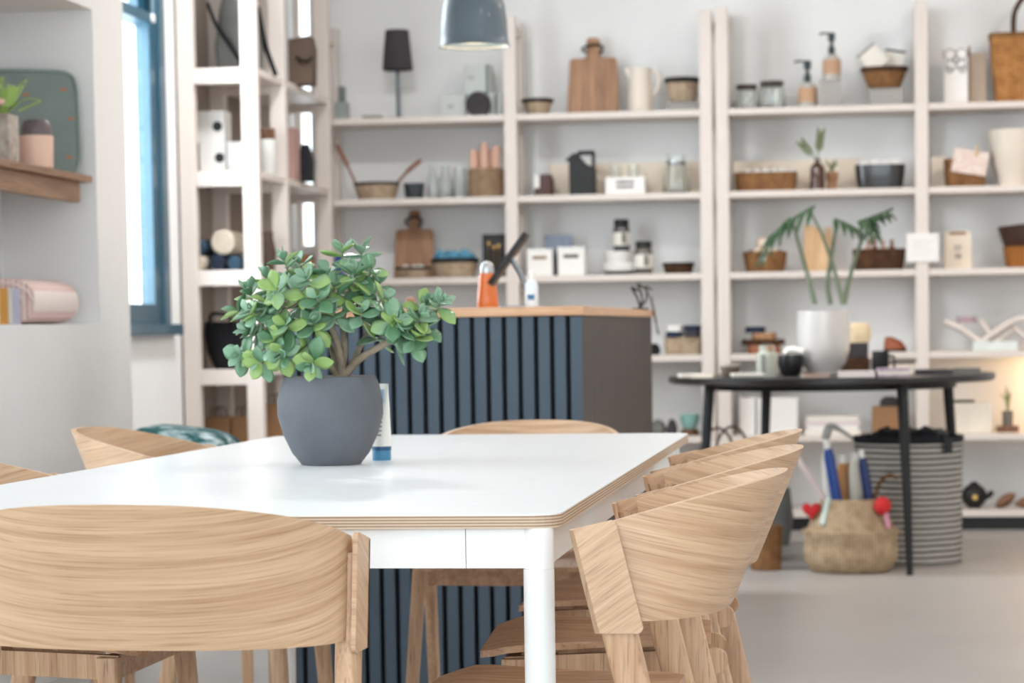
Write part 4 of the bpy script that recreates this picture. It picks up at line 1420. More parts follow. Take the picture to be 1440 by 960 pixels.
def sprig(t, p0, p1, n, mat, ln=.03, nm='sprig'):
    p0, p1 = Vector(p0), Vector(p1)
    s = tube(nm, smoothpath([p0, (p0 + p1) / 2 + Vector((0, 0, .01)), p1], 4), .003, mat, t, 5)
    V, Fc = [], []
    d = (p1 - p0)
    for k in range(n):
        c = p0 + d * (.35 + .65 * k / (n - 1))
        for sgn in (-1, 1):
            o = d.normalized() * ln * .8 + d.cross(Vector((0, 1, 0))).normalized() * ln * .5 * sgn + Vector((0, random.uniform(-.01, .01), 0))
            sd = o.cross(Vector((0, 1, 0))).normalized() * ln * .13
            i = len(V)
            V += [c, c + o * .5 + sd, c + o, c + o * .5 - sd + Vector((0, .004, 0)), c + o * .5 + Vector((0, -.004, 0))]
            Fc += [(i, i + 1, i + 4), (i + 1, i + 2, i + 4), (i + 2, i + 3, i + 4), (i + 3, i, i + 4), (i, i + 3, i + 2, i + 1)]
    lv = mesh('leaflets', V, Fc, mat, s)
    lv['kind'] = 'stuff'
L = t.location
sprig(t, (0, 0, H * .9), at(1154, 188, YM - .04) - L, 9, SPRIG, .04)
sprig(t, (0, 0, H * .9), at(1129, 203, YM - .04) - L, 9, SPRIG, .04)
b, m = spot(1161, 1179, YM, ZS[4])
t = thing('small_pot_plant', 'tiny wooden pot with a tuft of grass beside the amber bottle', 'potted plant', b)
lathe('pot', [(.022, 0), (.024, .03), (.019, .04), (.028, .05), (.030, 26 * m), (.025, 26 * m), (.02, .06), (.001, .06)], BOARD, t, 24)
for k in range(9):
    a = 2 * pi * k / 9
    tube('blade', smoothpath([(0, 0, 24 * m), (.01 * cos(a), .01 * sin(a), 34 * m), (.032 * cos(a), .032 * sin(a), (37 + 4 * (k % 3)) * m)], 3), [.004] * 5 + [.003, .001], SPRIG, t, 4)
t, R, H, m = ring_basket('black_tub', 'glossy black oval tub filled with white packets', 1202, 1273, 34, YM - .02, ZS[4], M('black_enamel', (30, 29, 31), .25, coat=.4), None, .88, sy=.6, e=3.2, cat='tub')
for k in range(4):
    o = cbox('soap_packet', 0, 0, 0, .042, .06, H + .008 + .006 * (k % 2), WHITE_CARD, None, .006)
    o.location = (t.location.x - .072 + .048 * k, YM - .02, ZS[4] + .0125)
    tag(o, 'white soap packet heaped in the glossy black tub', 'packet', 'white packets in the black tub')
# fourth bay
t, R, H, m = ring_basket('card_basket', 'square brown basket holding a patterned greeting card', 1328, 1386, 40, YM, ZS[4], WEAVE_BROWN, None, .92, sy=.8, e=7)
cd = thing('greeting_card', 'white patterned card clipped to the front of the brown basket', 'card', (t.location.x + .01, YM - .0835, ZS[4] + .06))
cd.rotation_euler = (radians(-4), radians(10), 0)
cbox('card', 0, 0, 0, .16, .006, .11, M('floral_card', (236, 226, 216), .7, rgb2=(214, 184, 172), scale=50), cd, .001)
cbox('peg', .02, -.006, .085, .012, .012, .05, BOARD2, cd, .002)
b, m = spot(1390, 1462, YM, ZS[4])
t = thing('plant_pot', 'large cream tapered pot on a foot, cut by the picture edge', 'pot', b)
R, H = 36 * m, 79 * m
lathe('pot', [(R * .6, 0), (R * .62, .02), (R * .68, .05), (R * .86, H * .4), (R * .98, H * .85), (R, H), (R * .93, H), (R * .9, H * .8), (R * .6, .06), (.001, .06)], CREAM, t, 44)

# ---- third shelf, first bay
chopping('smaller oak chopping board with black strap on the third shelf', 553, 612, 70, 27, YM + .09, ZS[3])
t, R, H, m = ring_basket('bowl_basket', 'low woven bowl holding white baubles, before the smaller chopping board', 556, 606, 15, YM - .06, ZS[3], WEAVE_TAN, WEAVE_BLACK, .75)
balls(t, [(-.036, -.012, 0), (.036, -.012, 0), (0.0, .036, 0)], .027, WHITE_CER, 'white_bauble', 'white bauble in the low woven bowl before the smaller chopping board', 'bauble', 'baubles in the low bowl', ZS[3] + .039)
t, R, H, m = ring_basket('basket', 'round woven basket with black rim heaped with blue cloths', 607, 673, 26, YM - .02, ZS[3], WEAVE_TAN, WEAVE_BLACK, .84)
wool(t, R * .80, H - .018, 'flat folded blue cloth filling the round black-rimmed basket', 1.0, SKYBLUE, 'folded_cloth', 'cloth')
for k, dy in enumerate((-.056, -.002, .052)):
    hw = sqrt(.098 ** 2 - dy * dy)
    pts = [(-hw + 2 * hw * i / 12, dy + .004 * sin(i * 1.9 + k), .010 * sin(i * 1.4 + k * 1.7)) for i in range(13)]
    o = tube('folded_cloth', pts, [(.024 + .003 * sin(i * 2.1 + k)) * (.6 if i in (0, 12) else 1) for i in range(13)], SKYBLUE, None, 10)
    o.location = (t.location.x, YM - .02, ZS[3] + H + .012)
    tag(o, 'crumpled blue cloth heaped in the round black-rimmed basket', 'cloth', 'blue cloths in the basket')
t, w, h2, m = carton('cutlery_box', 'upright black box with gold cutlery shown on its front', 'box', 680, 711, 60, YM + .02, ZS[3], .07, BLACK)
for dx, hh in ((-.022, .72), (.004, .62), (.026, .66)):
    tube('gold_utensil', [(dx, -.038, .02), (dx, -.038, h2 * hh)], .0035, BRASS, t, 6)
    lathe('gold_bowl', [(.0005, -.003), (.0075, 0), (.0005, .003)], BRASS, t, 16, loc=(dx, -.038, h2 * hh + .012), rot=(radians(90), 0, 0), sy=1.3)
b, m = spot(465, 482, YM, ZS[3])
t = thing('blue_mug', 'small cobalt blue mug at the window end of the third shelf', 'mug', b)
lathe('cup', [(.024, 0), (.028, .004), (.030, 36 * m), (.026, 36 * m), (.024, .008), (.001, .008)], BLUE, t, 24)
tube('handle', smoothpath([(.028, 0, .03), (.05, 0, .035), (.05, 0, .08), (.029, 0, .09)], 4), .005, BLUE, t, 6)
# third shelf, second bay
for x0, x1, h, lab, lid in ((743, 779, 35, 'white canister box with slot label nearer the tablet', (150, 122, 100)), (786, 824, 37, 'white canister box with dark slot label, next to the blue-grey print', (90, 84, 82))):
    t, w, h2, m = carton('canister_box', lab, 'canister', x0, x1, h, YM - .04, ZS[3], .12, WHITE_CER, bevel=.006)
    cbox('lid', 0, 0, h2, w * 1.03, .124, .01, WHITE_CER, t, .004)
    loft('slot_label', [se_ring(w * .55, .002, h2 * .66, 20, 4, 0, -.061), se_ring(w * .55, .002, h2 * .80, 20, 4, 0, -.061)], M('slot_%d' % x0, lid, .6), t)
carton('small_print', 'blue-grey art print leaning behind the white canister boxes', 'print', 766, 806, 58, YM + .08, ZS[3], .01, BLUEGREY)
carton('dark_tin', 'narrow dark tin between the two white canister boxes', 'tin', 780.6, 785.2, 32, YM + .02, ZS[3], .06, NAVY)
def white_stack():
    z = ZS[3]
    defs = [('dark serving plate under the stack of white crockery', 'plate', 848, 908, 5, BLACK, .9), ('white serving dish on the dark plate', 'dish', 846, 910, 12, WHITE_CER, .9), ('white ribbed bowl on the white dish', 'bowl', 850, 893, 16, WHITE_CER, .8)]
    for lab, cat, x0, x1, h, mat, tp in defs:
        b, m = spot(x0, x1, YM + .03, z)
        R, H = (x1 - x0) * m / 2, h * m
        t = thing('serving_' + cat, lab, cat, b)
        lathe(cat, [(R * tp * .9, 0), (R * tp, .002), (R, H * .85), (R, H), (R - .005, H), (R * tp - .006, .006), (.001, .005)], mat, t, 40)
        if cat != 'bowl': lathe('inset', [(R * tp * .92, .004), (R * tp * .92, H - .002), (.001, H - .001)], mat, t, 32)
        else: lathe('inset', [(R * .85, .008), (R * .92, H - .002), (.001, H - .001)], mat, t, 32)
        z += H
    return z
zst = white_stack()
def label_jar(x0, x1, h, z, lab, Y, body=(70, 72, 74)):
    b, m = spot(x0, x1, Y, z)
    t = thing('label_jar', lab, 'jar', b)
    R, H = (x1 - x0) * m / 2, h * m
    lathe('body', [(R * .92, 0), (R, .005), (R, H * .70), (R * .8, H * .80), (.001, H * .8)], M('jar_%d' % x0, body, .2, coat=.3), t, 28)
    lathe('label', [(R * 1.005, H * .18), (R * 1.02, H * .19), (R * 1.02, H * .58), (R * 1.005, H * .59)], PAGE, t, 28)
    lathe('lid', [(R * .85, H * .79), (R * .88, H * .81), (R * .88, H * .97), (R * .8, H), (.001, H)], BLACK, t, 28)
    cbox('label_mark', R * .35, -R * .95, H * .25, R * .5, .006, H * .32, M('label_grey', (110, 112, 104), .7), t)
label_jar(862, 886, 45, zst, 'dark label jar standing on top of the stack of white crockery', YM + .03)
label_jar(892, 918, 46, ZS[3], 'label jar standing beside the stack of white crockery', YM - .108, (98, 92, 84))
ring_basket('bowl_basket', 'small dark flat basket at the end of the third shelf', 932, 976, 15, YM, ZS[3], WEAVE_DARK, WEAVE_BLACK, .85)
# third shelf, third bay
t, R, H, m = ring_basket('basket', 'round brown basket of wooden balls under the drooping leaf', 1045, 1107, 29, YM, ZS[3], WEAVE_BROWN, None, .86)
wool(t, R * .80, H - .036, 'pale wood wool bedding in the round brown basket under the leaf')
balls(t, [(.03, -.02, 0), (.01, .042, 0), (-.028, -.03, 0), (-.012, .004, .046)], .03, M('pale_wood_ball', (226, 206, 182), .6), 'wooden_ball', 'pale wooden ball in the round brown basket', 'ball', 'balls in the round brown basket', ZS[3] + H - .008)
balls(t, [(-.066, .012, 0), (.067, .022, 0)], .023, M('dark_ball', (70, 58, 62), .6), 'dark_ball', 'dark ball in the round brown basket', 'ball', 'dark balls in the round brown basket', ZS[3] + H - .013)
b, m = spot(1131, 1168, YM + .06, ZS[3])
w = 37 * m
ol = [(-w / 2, 0), (w / 2, 0)] + [(-w / 2 + w * cos(a), .09 + .135 * sin(a)) for a in [pi / 2 * k / 10 for k in range(11)]]
o = prism('arch_board', ol, .02, BOARD2, None, .003)
o.location = b
tag(o, 'pale wooden quarter-arch board standing on the third shelf', 'board')
carton('wooden_ruler_block', 'slim pale wooden block standing behind the quarter-arch board', 'block', 1160, 1170, 62, YM + .1, ZS[3], .03, BOARD2)
t, R, H, m = ring_basket('basket_tray', 'dark brown rectangular basket of small jars, beside the shelf post sign', 1199, 1273, 30, YM, ZS[3], WEAVE_DARK, None, .9, sy=.6, e=7)
for k, dx in enumerate((-.05, -.02, .02, .06)):
    o = lathe('small_bottle', [(.015, 0), (.016, .003), (.016, H * .9), (.008, H * 1.05), (.008, H * 1.3), (.001, H * 1.3)], TERRA_ITEM if k % 2 else M('rosy_bottle', (190, 150, 130), .4), None, 14)
    o.location = (t.location.x + dx, YM, ZS[3] + .013)
    tag(o, 'small bottle standing in the dark brown rectangular basket', 'bottle', 'small bottles in the dark basket')
# fourth bay
t, w, h2, m = carton('carton', 'cream carton with small grey print and a brown top fold on the third shelf', 'carton', 1328, 1365, 47, YM, ZS[3], .1, CREAM_CARD)
prism('top_fold', [(-w * .5, h2), (w * .5, h2), (w * .42, h2 + .02), (-w * .42, h2 + .02)], .03, CREAM_CARD, t)
box('brown_seal', -w * .3, w * .3, -.018, -.0155, h2 + .004, h2 + .016, KRAFT, t)
printed(t, w, h2, .1, 0, h2 * .62, .035, .028, 2, GREYPRINT, 12)
printed(t, w, h2, .1, 0.002, h2 * .38, .03, .026, 2, PRINT, 13)
t, R, H, m = ring_basket('basket', 'honey-brown basket at the picture edge carrying a dark bowl', 1411, 1470, 30, YM, ZS[3], M('ochre_weave', (150, 92, 34), .8, var=.2, bump=.5), None, .85)
b2 = (t.location.x, YM, ZS[3] + H)
o = lathe('dark_bowl', [(.05, 0), (.055, .003), (.086, .045), (.098, .09), (.110, .146), (.102, .146), (.090, .09), (.078, .05), (.04, .01), (.001, .01)], M('dark_brown_wood', (62, 36, 26), .5, var=.3), None, 32)
o.location = (b2[0], b2[1], b2[2] - .044); o.rotation_euler = (0, -.10, 0)
tag(o, 'dark brown wooden bowl stacked on the honey-brown basket', 'bowl')
# sign on the post
p = at(1297.5, 348, YS - .0055)
t = thing('sign_card', 'white card sign fixed to the shelf post', 'sign', (p.x, YS - .0055, p.z))
sm = 1 / scl(p)
cbox('card', 0, 0, -20 * sm, 45 * sm, .012, 40 * sm, WHITE_CARD, t, .002)
for k in range(4): box('print_line', -14 * sm, (14 - 5 * (k % 2)) * sm, -.0068, -.0058, (8 - 6 * k) * sm, (9.2 - 6 * k) * sm, M('faint_print', (212, 206, 200), .7), t)

# ---- fourth shelf
t, R, H, m = ring_basket('basket_tray', 'shallow tan basket of folded dark cloths at the far end of the fourth shelf', 934, 988, 25, YM, ZS[2], WEAVE_TAN, None, .93, sy=.6, e=6)
for k, (dx, mt, z_) in enumerate(((-.042, NAVY, 0), (.042, CHARCOAL, .0), (-.040, WHITE_CARD, .0278), (.043, NAVY, .0278))):
    o = loft('folded_cloth', [se_ring(.072, .13, .0, 24, 5), se_ring(.082, .135, .014, 24, 4), se_ring(.072, .13, .028, 24, 5)], mt, None)
    o.location = (t.location.x + dx, YM, ZS[2] + H - .002 + z_)
    tag(o, 'folded cloth on the shallow tan basket, %s' % ('dark navy' if mt is NAVY else 'charcoal' if mt is CHARCOAL else 'white'), 'cloth', 'cloths on the tan basket')
o = loft('dark_pouch', [se_ring(.05, .06, 0, 20, 3), se_ring(.06, .06, .03, 20, 3), se_ring(.03, .03, .055, 20, 3)], BLACK_FAB, None)
o.location = spot(912, 928, YM - .05, ZS[2])[0]; tag(o, 'small black pouch beside the counter end on the fourth shelf', 'pouch')
# stack of bags third bay
z = ZS[2]
for (x0, x1, h, mt, lab) in ((1050, 1098, 12, LEATHER, 'brown leather pouch at the bottom of the pile beside the double post'), (1042, 1104, 8, WEAVE_DARK, 'dark woven mat in the pile beside the double post'), (1056, 1092, 9, BOARD, 'tan folded case in the pile beside the double post'), (1048, 1076, 9, NAVY, 'dark folded pouch on top of the pile beside the double post')):
    b, m = spot(x0, x1, YM, z)
    w = (x1 - x0) * m
    o = loft('stacked_pouch', [se_ring(w * .94, .14, 0, 28, 4), se_ring(w, .15, h * m * .5, 28, 4), se_ring(w * .94, .14, h * m, 28, 4)], mt, None)
    o.location = b
    tag(o, lab, 'pouch')
    z += h * m
b, m = spot(1244, 1273, YM, ZS[2])
t = thing('leather_shoe', 'rust-brown leather slipper lying on the fourth shelf', 'slipper', b)
loft('upper', [se_ring(.10, .07, 0, 24, 3), se_ring(.105, .075, .02, 24, 3), se_ring(.08, .06, .05, 24, 2.5, -.01), se_ring(.03, .03, .07, 24, 2, -.03)], M('rust_leather', (150, 78, 44), .5, var=.25), t)
loft('sole', [se_ring(.108, .078, -.0, 24, 3), se_ring(.108, .078, .012, 24, 3)], BLACK, t)
# white zigzag drying rack with folded towels
def zigzag():
    Y = YM - .04
    c = at(1390, 497, Y)
    t = thing('folding_rack', 'white zigzag folding rack on a pale box on the fourth shelf', 'rack', (c.x, Y, ZS[2]))
    L = t.location
    xs = [(1328, 452), (1352, 462), (1378, 481), (1402, 464), (1425, 450), (1448, 446)]
    pts = [at(x, y, Y) - L for x, y in xs]
    for k in range(len(pts) - 1):
        for s in (-.05, .05):
            tube('slat', [pts[k] + Vector((0, s, 0)), pts[k + 1] + Vector((0, s, .0))], .016, WHITE_WOOD, t, 8)
    p2 = [at(x, y, Y) - L for x, y in ((1378, 450), (1400, 481), (1425, 460), (1448, 478))]
    for k in range(len(p2) - 1):
        for s in (-.025, .025):
            tube('slat', [p2[k] + Vector((0, s, 0)), p2[k + 1] + Vector((0, s, 0))], .014, WHITE_WOOD, t, 8)
    m = 1 / scl(c)
    cbox('box_base', 8 * m, 0, 0, 62 * m, .16, 13 * m, M('pale_blue_box', (214, 220, 216), .6), t, .004)
    loft('towel', [se_ring(.09, .12, z, 20, 3, -.10) for z in (.13, .16)], M('dusty_pink_cloth', (176, 150, 158), .9), t)
zigzag()

# ---- fifth shelf
for k, (x, s) in enumerate(((925, 1.0), (945, .62))):
    o = loft('fur_slipper', [se_ring(.07 * s, .12, 0, 22, 2.6), se_ring(.085 * s, .13, .03, 22, 2.4), se_ring(.06 * s, .10, .06, 22, 2.2), se_ring(.02, .03, .075, 22, 2)], (GREY_FAB, CHARCOAL)[k], None)
    o.location = spot(x - 10, x + 10, YM, ZS[1])[0]
    tag(o, ('grey fluffy slipper on the low shelf beside the counter', 'charcoal fluffy slipper next to the grey one')[k], 'slipper')
b, m = spot(956, 984, YM, ZS[1])
t = thing('mint_bowl', 'mint green bowl on the low shelf between slippers and double post', 'bowl', b)
lathe('bowl', [(.03, .03), (.032, .033), (.045, .07), (.046, .10), (.041, .10), (.03, .05), (.001, .045)], MINT, t, 28)
lathe('stand', [(.045, 0), (.045, .02), (.03, .031), (.001, .031)], WALNUT, t, 28)
carton('white_box', 'slim white box next to the larger printed white box on the low shelf', 'box', 1040, 1063, 52, YM, ZS[1], .14, WHITE_CARD)
t, w, h2, m = carton('white_box', 'large white box with a vertical line of print on the low shelf', 'box', 1066, 1122, 52, YM - .02, ZS[1], .16, WHITE_CARD)
printed(t, w, h2, .16, -w * .26, h2 * .62, .014, .09, 6, GREYPRINT, 21)
z = ZS[1]
for k in range(4):
    b, m = spot(1131 + (k % 2) * 3, 1211 - (k % 2) * 4, YM, z)
    o = cbox('magazine', 0, 0, 0, (77 - 5 * (k % 2)) * m, .2, .021, (PAGE, WHITE_CARD, PINKCARD, PAGE)[k], None, .001)
    o.location = b
    tag(o, ('pale magazine at the bottom of the stack beside the large white box', 'white magazine second from the bottom of the stack on the low shelf', 'pinkish magazine second from the top of the stack on the low shelf', 'cream magazine on top of the stack on the low shelf')[k], 'magazine', 'stack of magazines on the low shelf')
    z += .0211
t, w, h2, m = carton('kraft_box', 'brown kraft box with a black lamp head on it, behind the table leg', 'box', 1227, 1275, 38, YM, ZS[1], .15, KRAFT)
o = loft('black_camera', [se_ring(.09, .07, 0, 24, 4), se_ring(.09, .07, .025, 24, 4), se_ring(.05, .05, .045, 24, 3)], BLACK, None)
o.location = (t.location.x, YM, ZS[1] + h2); tag(o, 'small black camera case on the kraft box', 'case')
carton('linen_box', 'pale linen storage box lit by the warm lamp on the low shelf', 'box', 1336, 1393, 42, YM, ZS[1], .16, M('linen_card', (222, 214, 200), .8), bevel=.004)
o = cbox('phone', 0, 0, 0, .12, .06, .012, BLACK, None, .003)
o.location = (at(1352, 500, YM).x, YM, ZS[1] + 42 / scl((.5, YM, .5))); tag(o, 'slim black case lying on the linen box', 'case')
b, m = spot(1402, 1432, YM, ZS[1])
t = thing('air_plant_stand', 'small wooden stand holding a grey pot with an upright green plant', 'potted plant', b)
cbox('stand', 0, 0, 0, 30 * m, .09, 9 * m, WALNUT, t, .004)
lathe('pot', [(.022, 9 * m), (.024, .04), (.026, 30 * m), (.022, 30 * m), (.018, .05), (.001, .05)], GREY_FAB, t, 24)
for k in range(10):
    a = 2 * pi * k / 10
    tube('blade', smoothpath([(0, 0, 28 * m), (.008 * cos(a), .008 * sin(a), 44 * m), ((.012 + .012 * (k % 3)) * cos(a), .02 * sin(a), (50 + 5 * (k % 4)) * m)], 3), [.004] * 5 + [.003, .001], SPRIG, t, 4)
# warm lamp on the fifth shelf just beyond the picture edge
b, m = spot(1480, 1500, YM + .03, ZS[1])
t = thing('glow_lamp', 'lit paper table lamp on the low shelf beyond the picture edge', 'lamp', b)
lathe('base', [(.05, 0), (.05, .012), (.01, .016), (.01, .07)], BRASS, t, 28)
lathe('shade', [(.085, .07), (.095, .13), (.085, .22), (.080, .22), (.09, .13), (.08, .07)], M('lamp_paper', (255, 226, 180), .7, emit=((255, 206, 140), 2.0)), t, 32)
pl = bpy.data.lights.new('glow_lamp_light', 'POINT'); pl.energy = 1.5; pl.color = (1, .76, .46); pl.shadow_soft_size = .08
o = bpy.data.objects.new('glow_lamp_light', pl); COL.objects.link(o); o.location = (b.x, b.y, b.z + .28)

# ---- lowest shelf
b, m = spot(1352, 1388, YM, ZS[0])
t = thing('black_teapot', 'round black teapot-like vessel on the lowest shelf', 'teapot', b)
R = 18 * m
lathe('body', [(R * .5, 0)] + [(R * sin(pi * k / 12) * 1.0, R * .95 - R * cos(pi * k / 12) * .95) for k in range(2, 11)] + [(R * .3, R * 1.95), (.012, R * 2.05), (.001, R * 2.1)], BLACK, t, 32)
tube('spout', smoothpath([(R * .7, -.02, R * .8), (R * 1.1, -.03, R * 1.0), (R * 1.35, -.03, R * 1.35)], 4), .014, BLACK, t, 8)
lathe('emblem', [(.001, -.002), (.012, -.002), (.012, .003), (.001, .003)], BRASS, t, 16, loc=(0, -R * .98, R * .9), rot=(radians(90), 0, 0))
for k, (x0, x1, h, ang) in enumerate(((1401, 1427, 28, .6), (1431, 1463, 12, .1))):
    b, m = spot(x0, x1, YM - .03, ZS[0])
    L_ = (.11, .13)[k]
    o = loft('wooden_bird', [se_ring(.012, .012, -L_ / 2, 16, 2), se_ring(.045, .04, -L_ * .25, 16, 2), se_ring(.055, .05, 0, 16, 2), se_ring(.045, .04, L_ * .25, 16, 2), se_ring(.012, .012, L_ / 2, 16, 2)], WALNUT, None)
    o.location = b + Vector((0, 0, (.037, .028)[k])); o.rotation_euler = (0, pi / 2 - ang, 0)
    tag(o, ('carved brown wooden form leaning upright on the lowest shelf', 'carved brown wooden form lying flat on the lowest shelf')[k], 'ornament')

# ---- tower goods
def tow(px, x): return at(px, 300, x)
def tower_box(name, label, cat, x0, x1, h, Y, z, d, mat, rot=0):
    return carton(name, label, cat, x0, x1, h, Y, z, d, mat, rot)
ZT = [2.056, 1.634, 1.225, 0.813, 0.40, 0.06]
for (x0, x1, z, dz, lab, Y) in ((285, 323, ZT[1], 0, 'white box with a black round hole, bottom of the stack on the tower shelf', 10.32), (324, 352, ZT[1], 0, 'plain-fronted white box beside the bottom holed box on the tower shelf', 10.30), (279, 322, ZT[1], 43, 'white box with a black round hole, on top of the stack on the tower shelf', 10.32)):
    b, m = spot(x0, x1, Y, z)
    b.z += dz * m
    t = thing('white_cube_box', lab, 'box', b, .0, 'white boxes on the tower shelf')
    w, h2 = (x1 - x0) * m, (43 if dz == 0 else 44) * m
    cbox('body', 0, 0, 0, w, .12, h2, WHITE_CARD, t, .003)
    if x0 != 324:
        lathe('round_hole', [(.001, -.001), (.021, -.001), (.021, .001), (.001, .001)], BLACK, t, 24, loc=(w * .26, -.0605, h2 * .5), rot=(radians(90), 0, 0))
# grey bag with black strap on the top row
def grey_bag():
    Y = 10.42
    b, m = spot(300, 375, Y, ZT[0])
    t = thing('grey_felt_bag', 'large grey felt bag with broad black strap on the top tower shelf', 'bag', (b.x, Y, ZT[0]))
    loft('body', [se_ring(.17, .20, 0, 28, 5), se_ring(.185, .22, .12, 28, 4.5), se_ring(.15, .17, .27, 28, 4), se_ring(.10, .08, .40, 28, 4), se_ring(.08, .03, .50, 28, 4)], GREY_FAB, t)
    L = t.location
    tube('strap', smoothpath([at(292, 5, Y - .13) - L, at(304, 35, Y - .14) - L, at(322, 62, Y - .13) - L, at(340, 90, Y - .12) - L], 5), .016, BLACK_FAB, t, 8, flat=.4)
    tube('strap', smoothpath([at(362, 10, Y + .02) - L, at(372, 60, Y + .02) - L, at(384, 95, Y + .02) - L, at(388, 106, Y + .02) - L], 5), .018, BLACK_FAB, t, 8, flat=.4)
grey_bag()
b, m = spot(408, 442, 10.95, ZT[0])
t = thing('brown_paper_bag', 'dark brown paper bag with looped handle on the top tower shelf', 'bag', b)
prism('body', [(-.05, 0), (.052, 0), (.058, .16), (.045, .215), (-.05, .20)], .12, BROWNBAG, t, .004)
tube('handle', smoothpath([(-.01, -.064, .12), (.02, -.085, .10), (.05, -.07, .105), (.06, -.06, .12)], 4), .006, BLACK, t, 6)
b, m = spot(365, 388, 10.5, ZT[1])
t = thing('canister', 'tall pale canister with dark brown lid on the tower shelf', 'canister', b)
lathe('body', [(.034, 0), (.036, .004), (.036, .145), (.030, .155), (.001, .155)], M('pale_steel_paint', (206, 206, 200), .35, var=.03), t, 28)
lathe('lid', [(.031, .154), (.034, .158), (.034, .20), (.001, .202)], WALNUT, t, 28)
carton('pink_book', 'dusty pink book standing at the far end of the tower shelf', 'book', 405, 418, 72, 10.86, ZT[1], .12, M('dusty_pink_book', (176, 140, 132), .7))
o = loft('black_pouch', [se_ring(.06, .10, 0, 22, 4), se_ring(.07, .11, .09, 22, 3.5), se_ring(.035, .05, .165, 22, 3)], BLACK_FAB, None)
o.location = spot(420, 440, 10.98, ZT[1])[0]; tag(o, 'black fabric pouch beside the pink book on the tower shelf', 'pouch')
# rolled textiles
for (px, Y, z, r, mt, lab, rt) in ((290, 10.30, 0.0, .032, WOOLM, 'cream knitted roll at the window side of the tower shelf', 0), (288, 10.32, .0632, .036, DENIM, 'blue knitted roll stacked on the cream roll', 0), (316, 10.30, .0, .034, NAVY, 'dark navy roll under the big cream roll', 0), (340, 10.31, .0, .03, DENIM, 'blue roll at the room side of the tower shelf', 0), (325, 10.31, .0655, .052, WOOLM, 'big cream wool roll showing its spiral end', 0)):
    b, m = spot(px - 10, px + 10, Y, ZT[2])
    t = thing('rolled_blanket', lab, 'blanket', b + Vector((0, 0, z + r)), rt, 'rolled blankets on the tower shelf')
    lathe('roll', [(.001, -.14), (r * .92, -.14), (r, -.13), (r, .13), (r * .92, .14), (.001, .14)], mt, t, 26, rot=(radians(90), 0, 0))
    sp = [(r * .88 * (1 - k / 40) * cos(k * .52), -.141, r * .88 * (1 - k / 40) * sin(k * .52)) for k in range(38)]
    tube('spiral_edge', sp, .0042, mt, t, 5)
o = loft('dark_vase', [se_ring(.06, .06, 0, 24, 2), se_ring(.08, .08, .08, 24, 2), se_ring(.05, .05, .15, 24, 2), se_ring(.055, .055, .17, 24, 2)], M('dark_brown_glaze', (74, 54, 42), .4, var=.3), None)
o.location = spot(362, 390, 10.52, ZT[2])[0]; tag(o, 'dark brown glazed vase on the tower shelf behind the jade plant', 'vase')
ring_basket('basket', 'small brown basket at the far end of the tower shelf', 414, 442, 26, 10.95, ZT[2], WEAVE_BROWN, None, .9)
def black_bag():
    b, m = spot(290, 347, 10.36, ZT[3])
    t = thing('black_bag', 'slouchy black tote bag on the lower tower shelf beside the jade plant', 'bag', b)
    loft('body', [se_ring(.11, .16, 0, 28, 3, .012), se_ring(.15, .19, .07, 28, 3), se_ring(.165, .19, .15, 28, 3, -.004), se_ring(.15, .14, .20, 28, 3, -.012)], BLACK_FAB, t)
    tube('handle', smoothpath([(-.05, -.07, .18), (-.04, -.09, .23), (.03, -.09, .225), (.05, -.07, .18)], 5), .008, BLACK_FAB, t, 6)
black_bag()
for (x0, x1, h, lab, Y) in ((291, 327, 56, 'brown paper carrier bag on the bottom tower shelf nearer the window', 10.30), (330, 352, 56, 'brown paper carrier bag on the bottom tower shelf beside the white post', 10.33), (376, 398, 70, 'brown paper carrier bag deep in the bottom tower shelf', 10.52)):
    t, w, h2, m = carton('paper_carrier_bag', lab, 'bag', x0, x1, h + 14, Y, ZT[4], .10, KRAFT)
    for s in (-1, 1): tube('handle', smoothpath([(-w * .2, s * .045, h2 - .002), (-w * .15, s * .045, h2 + .035), (w * .15, s * .045, h2 + .035), (w * .2, s * .045, h2 - .002)], 4), .003, BROWNBAG, t, 5)


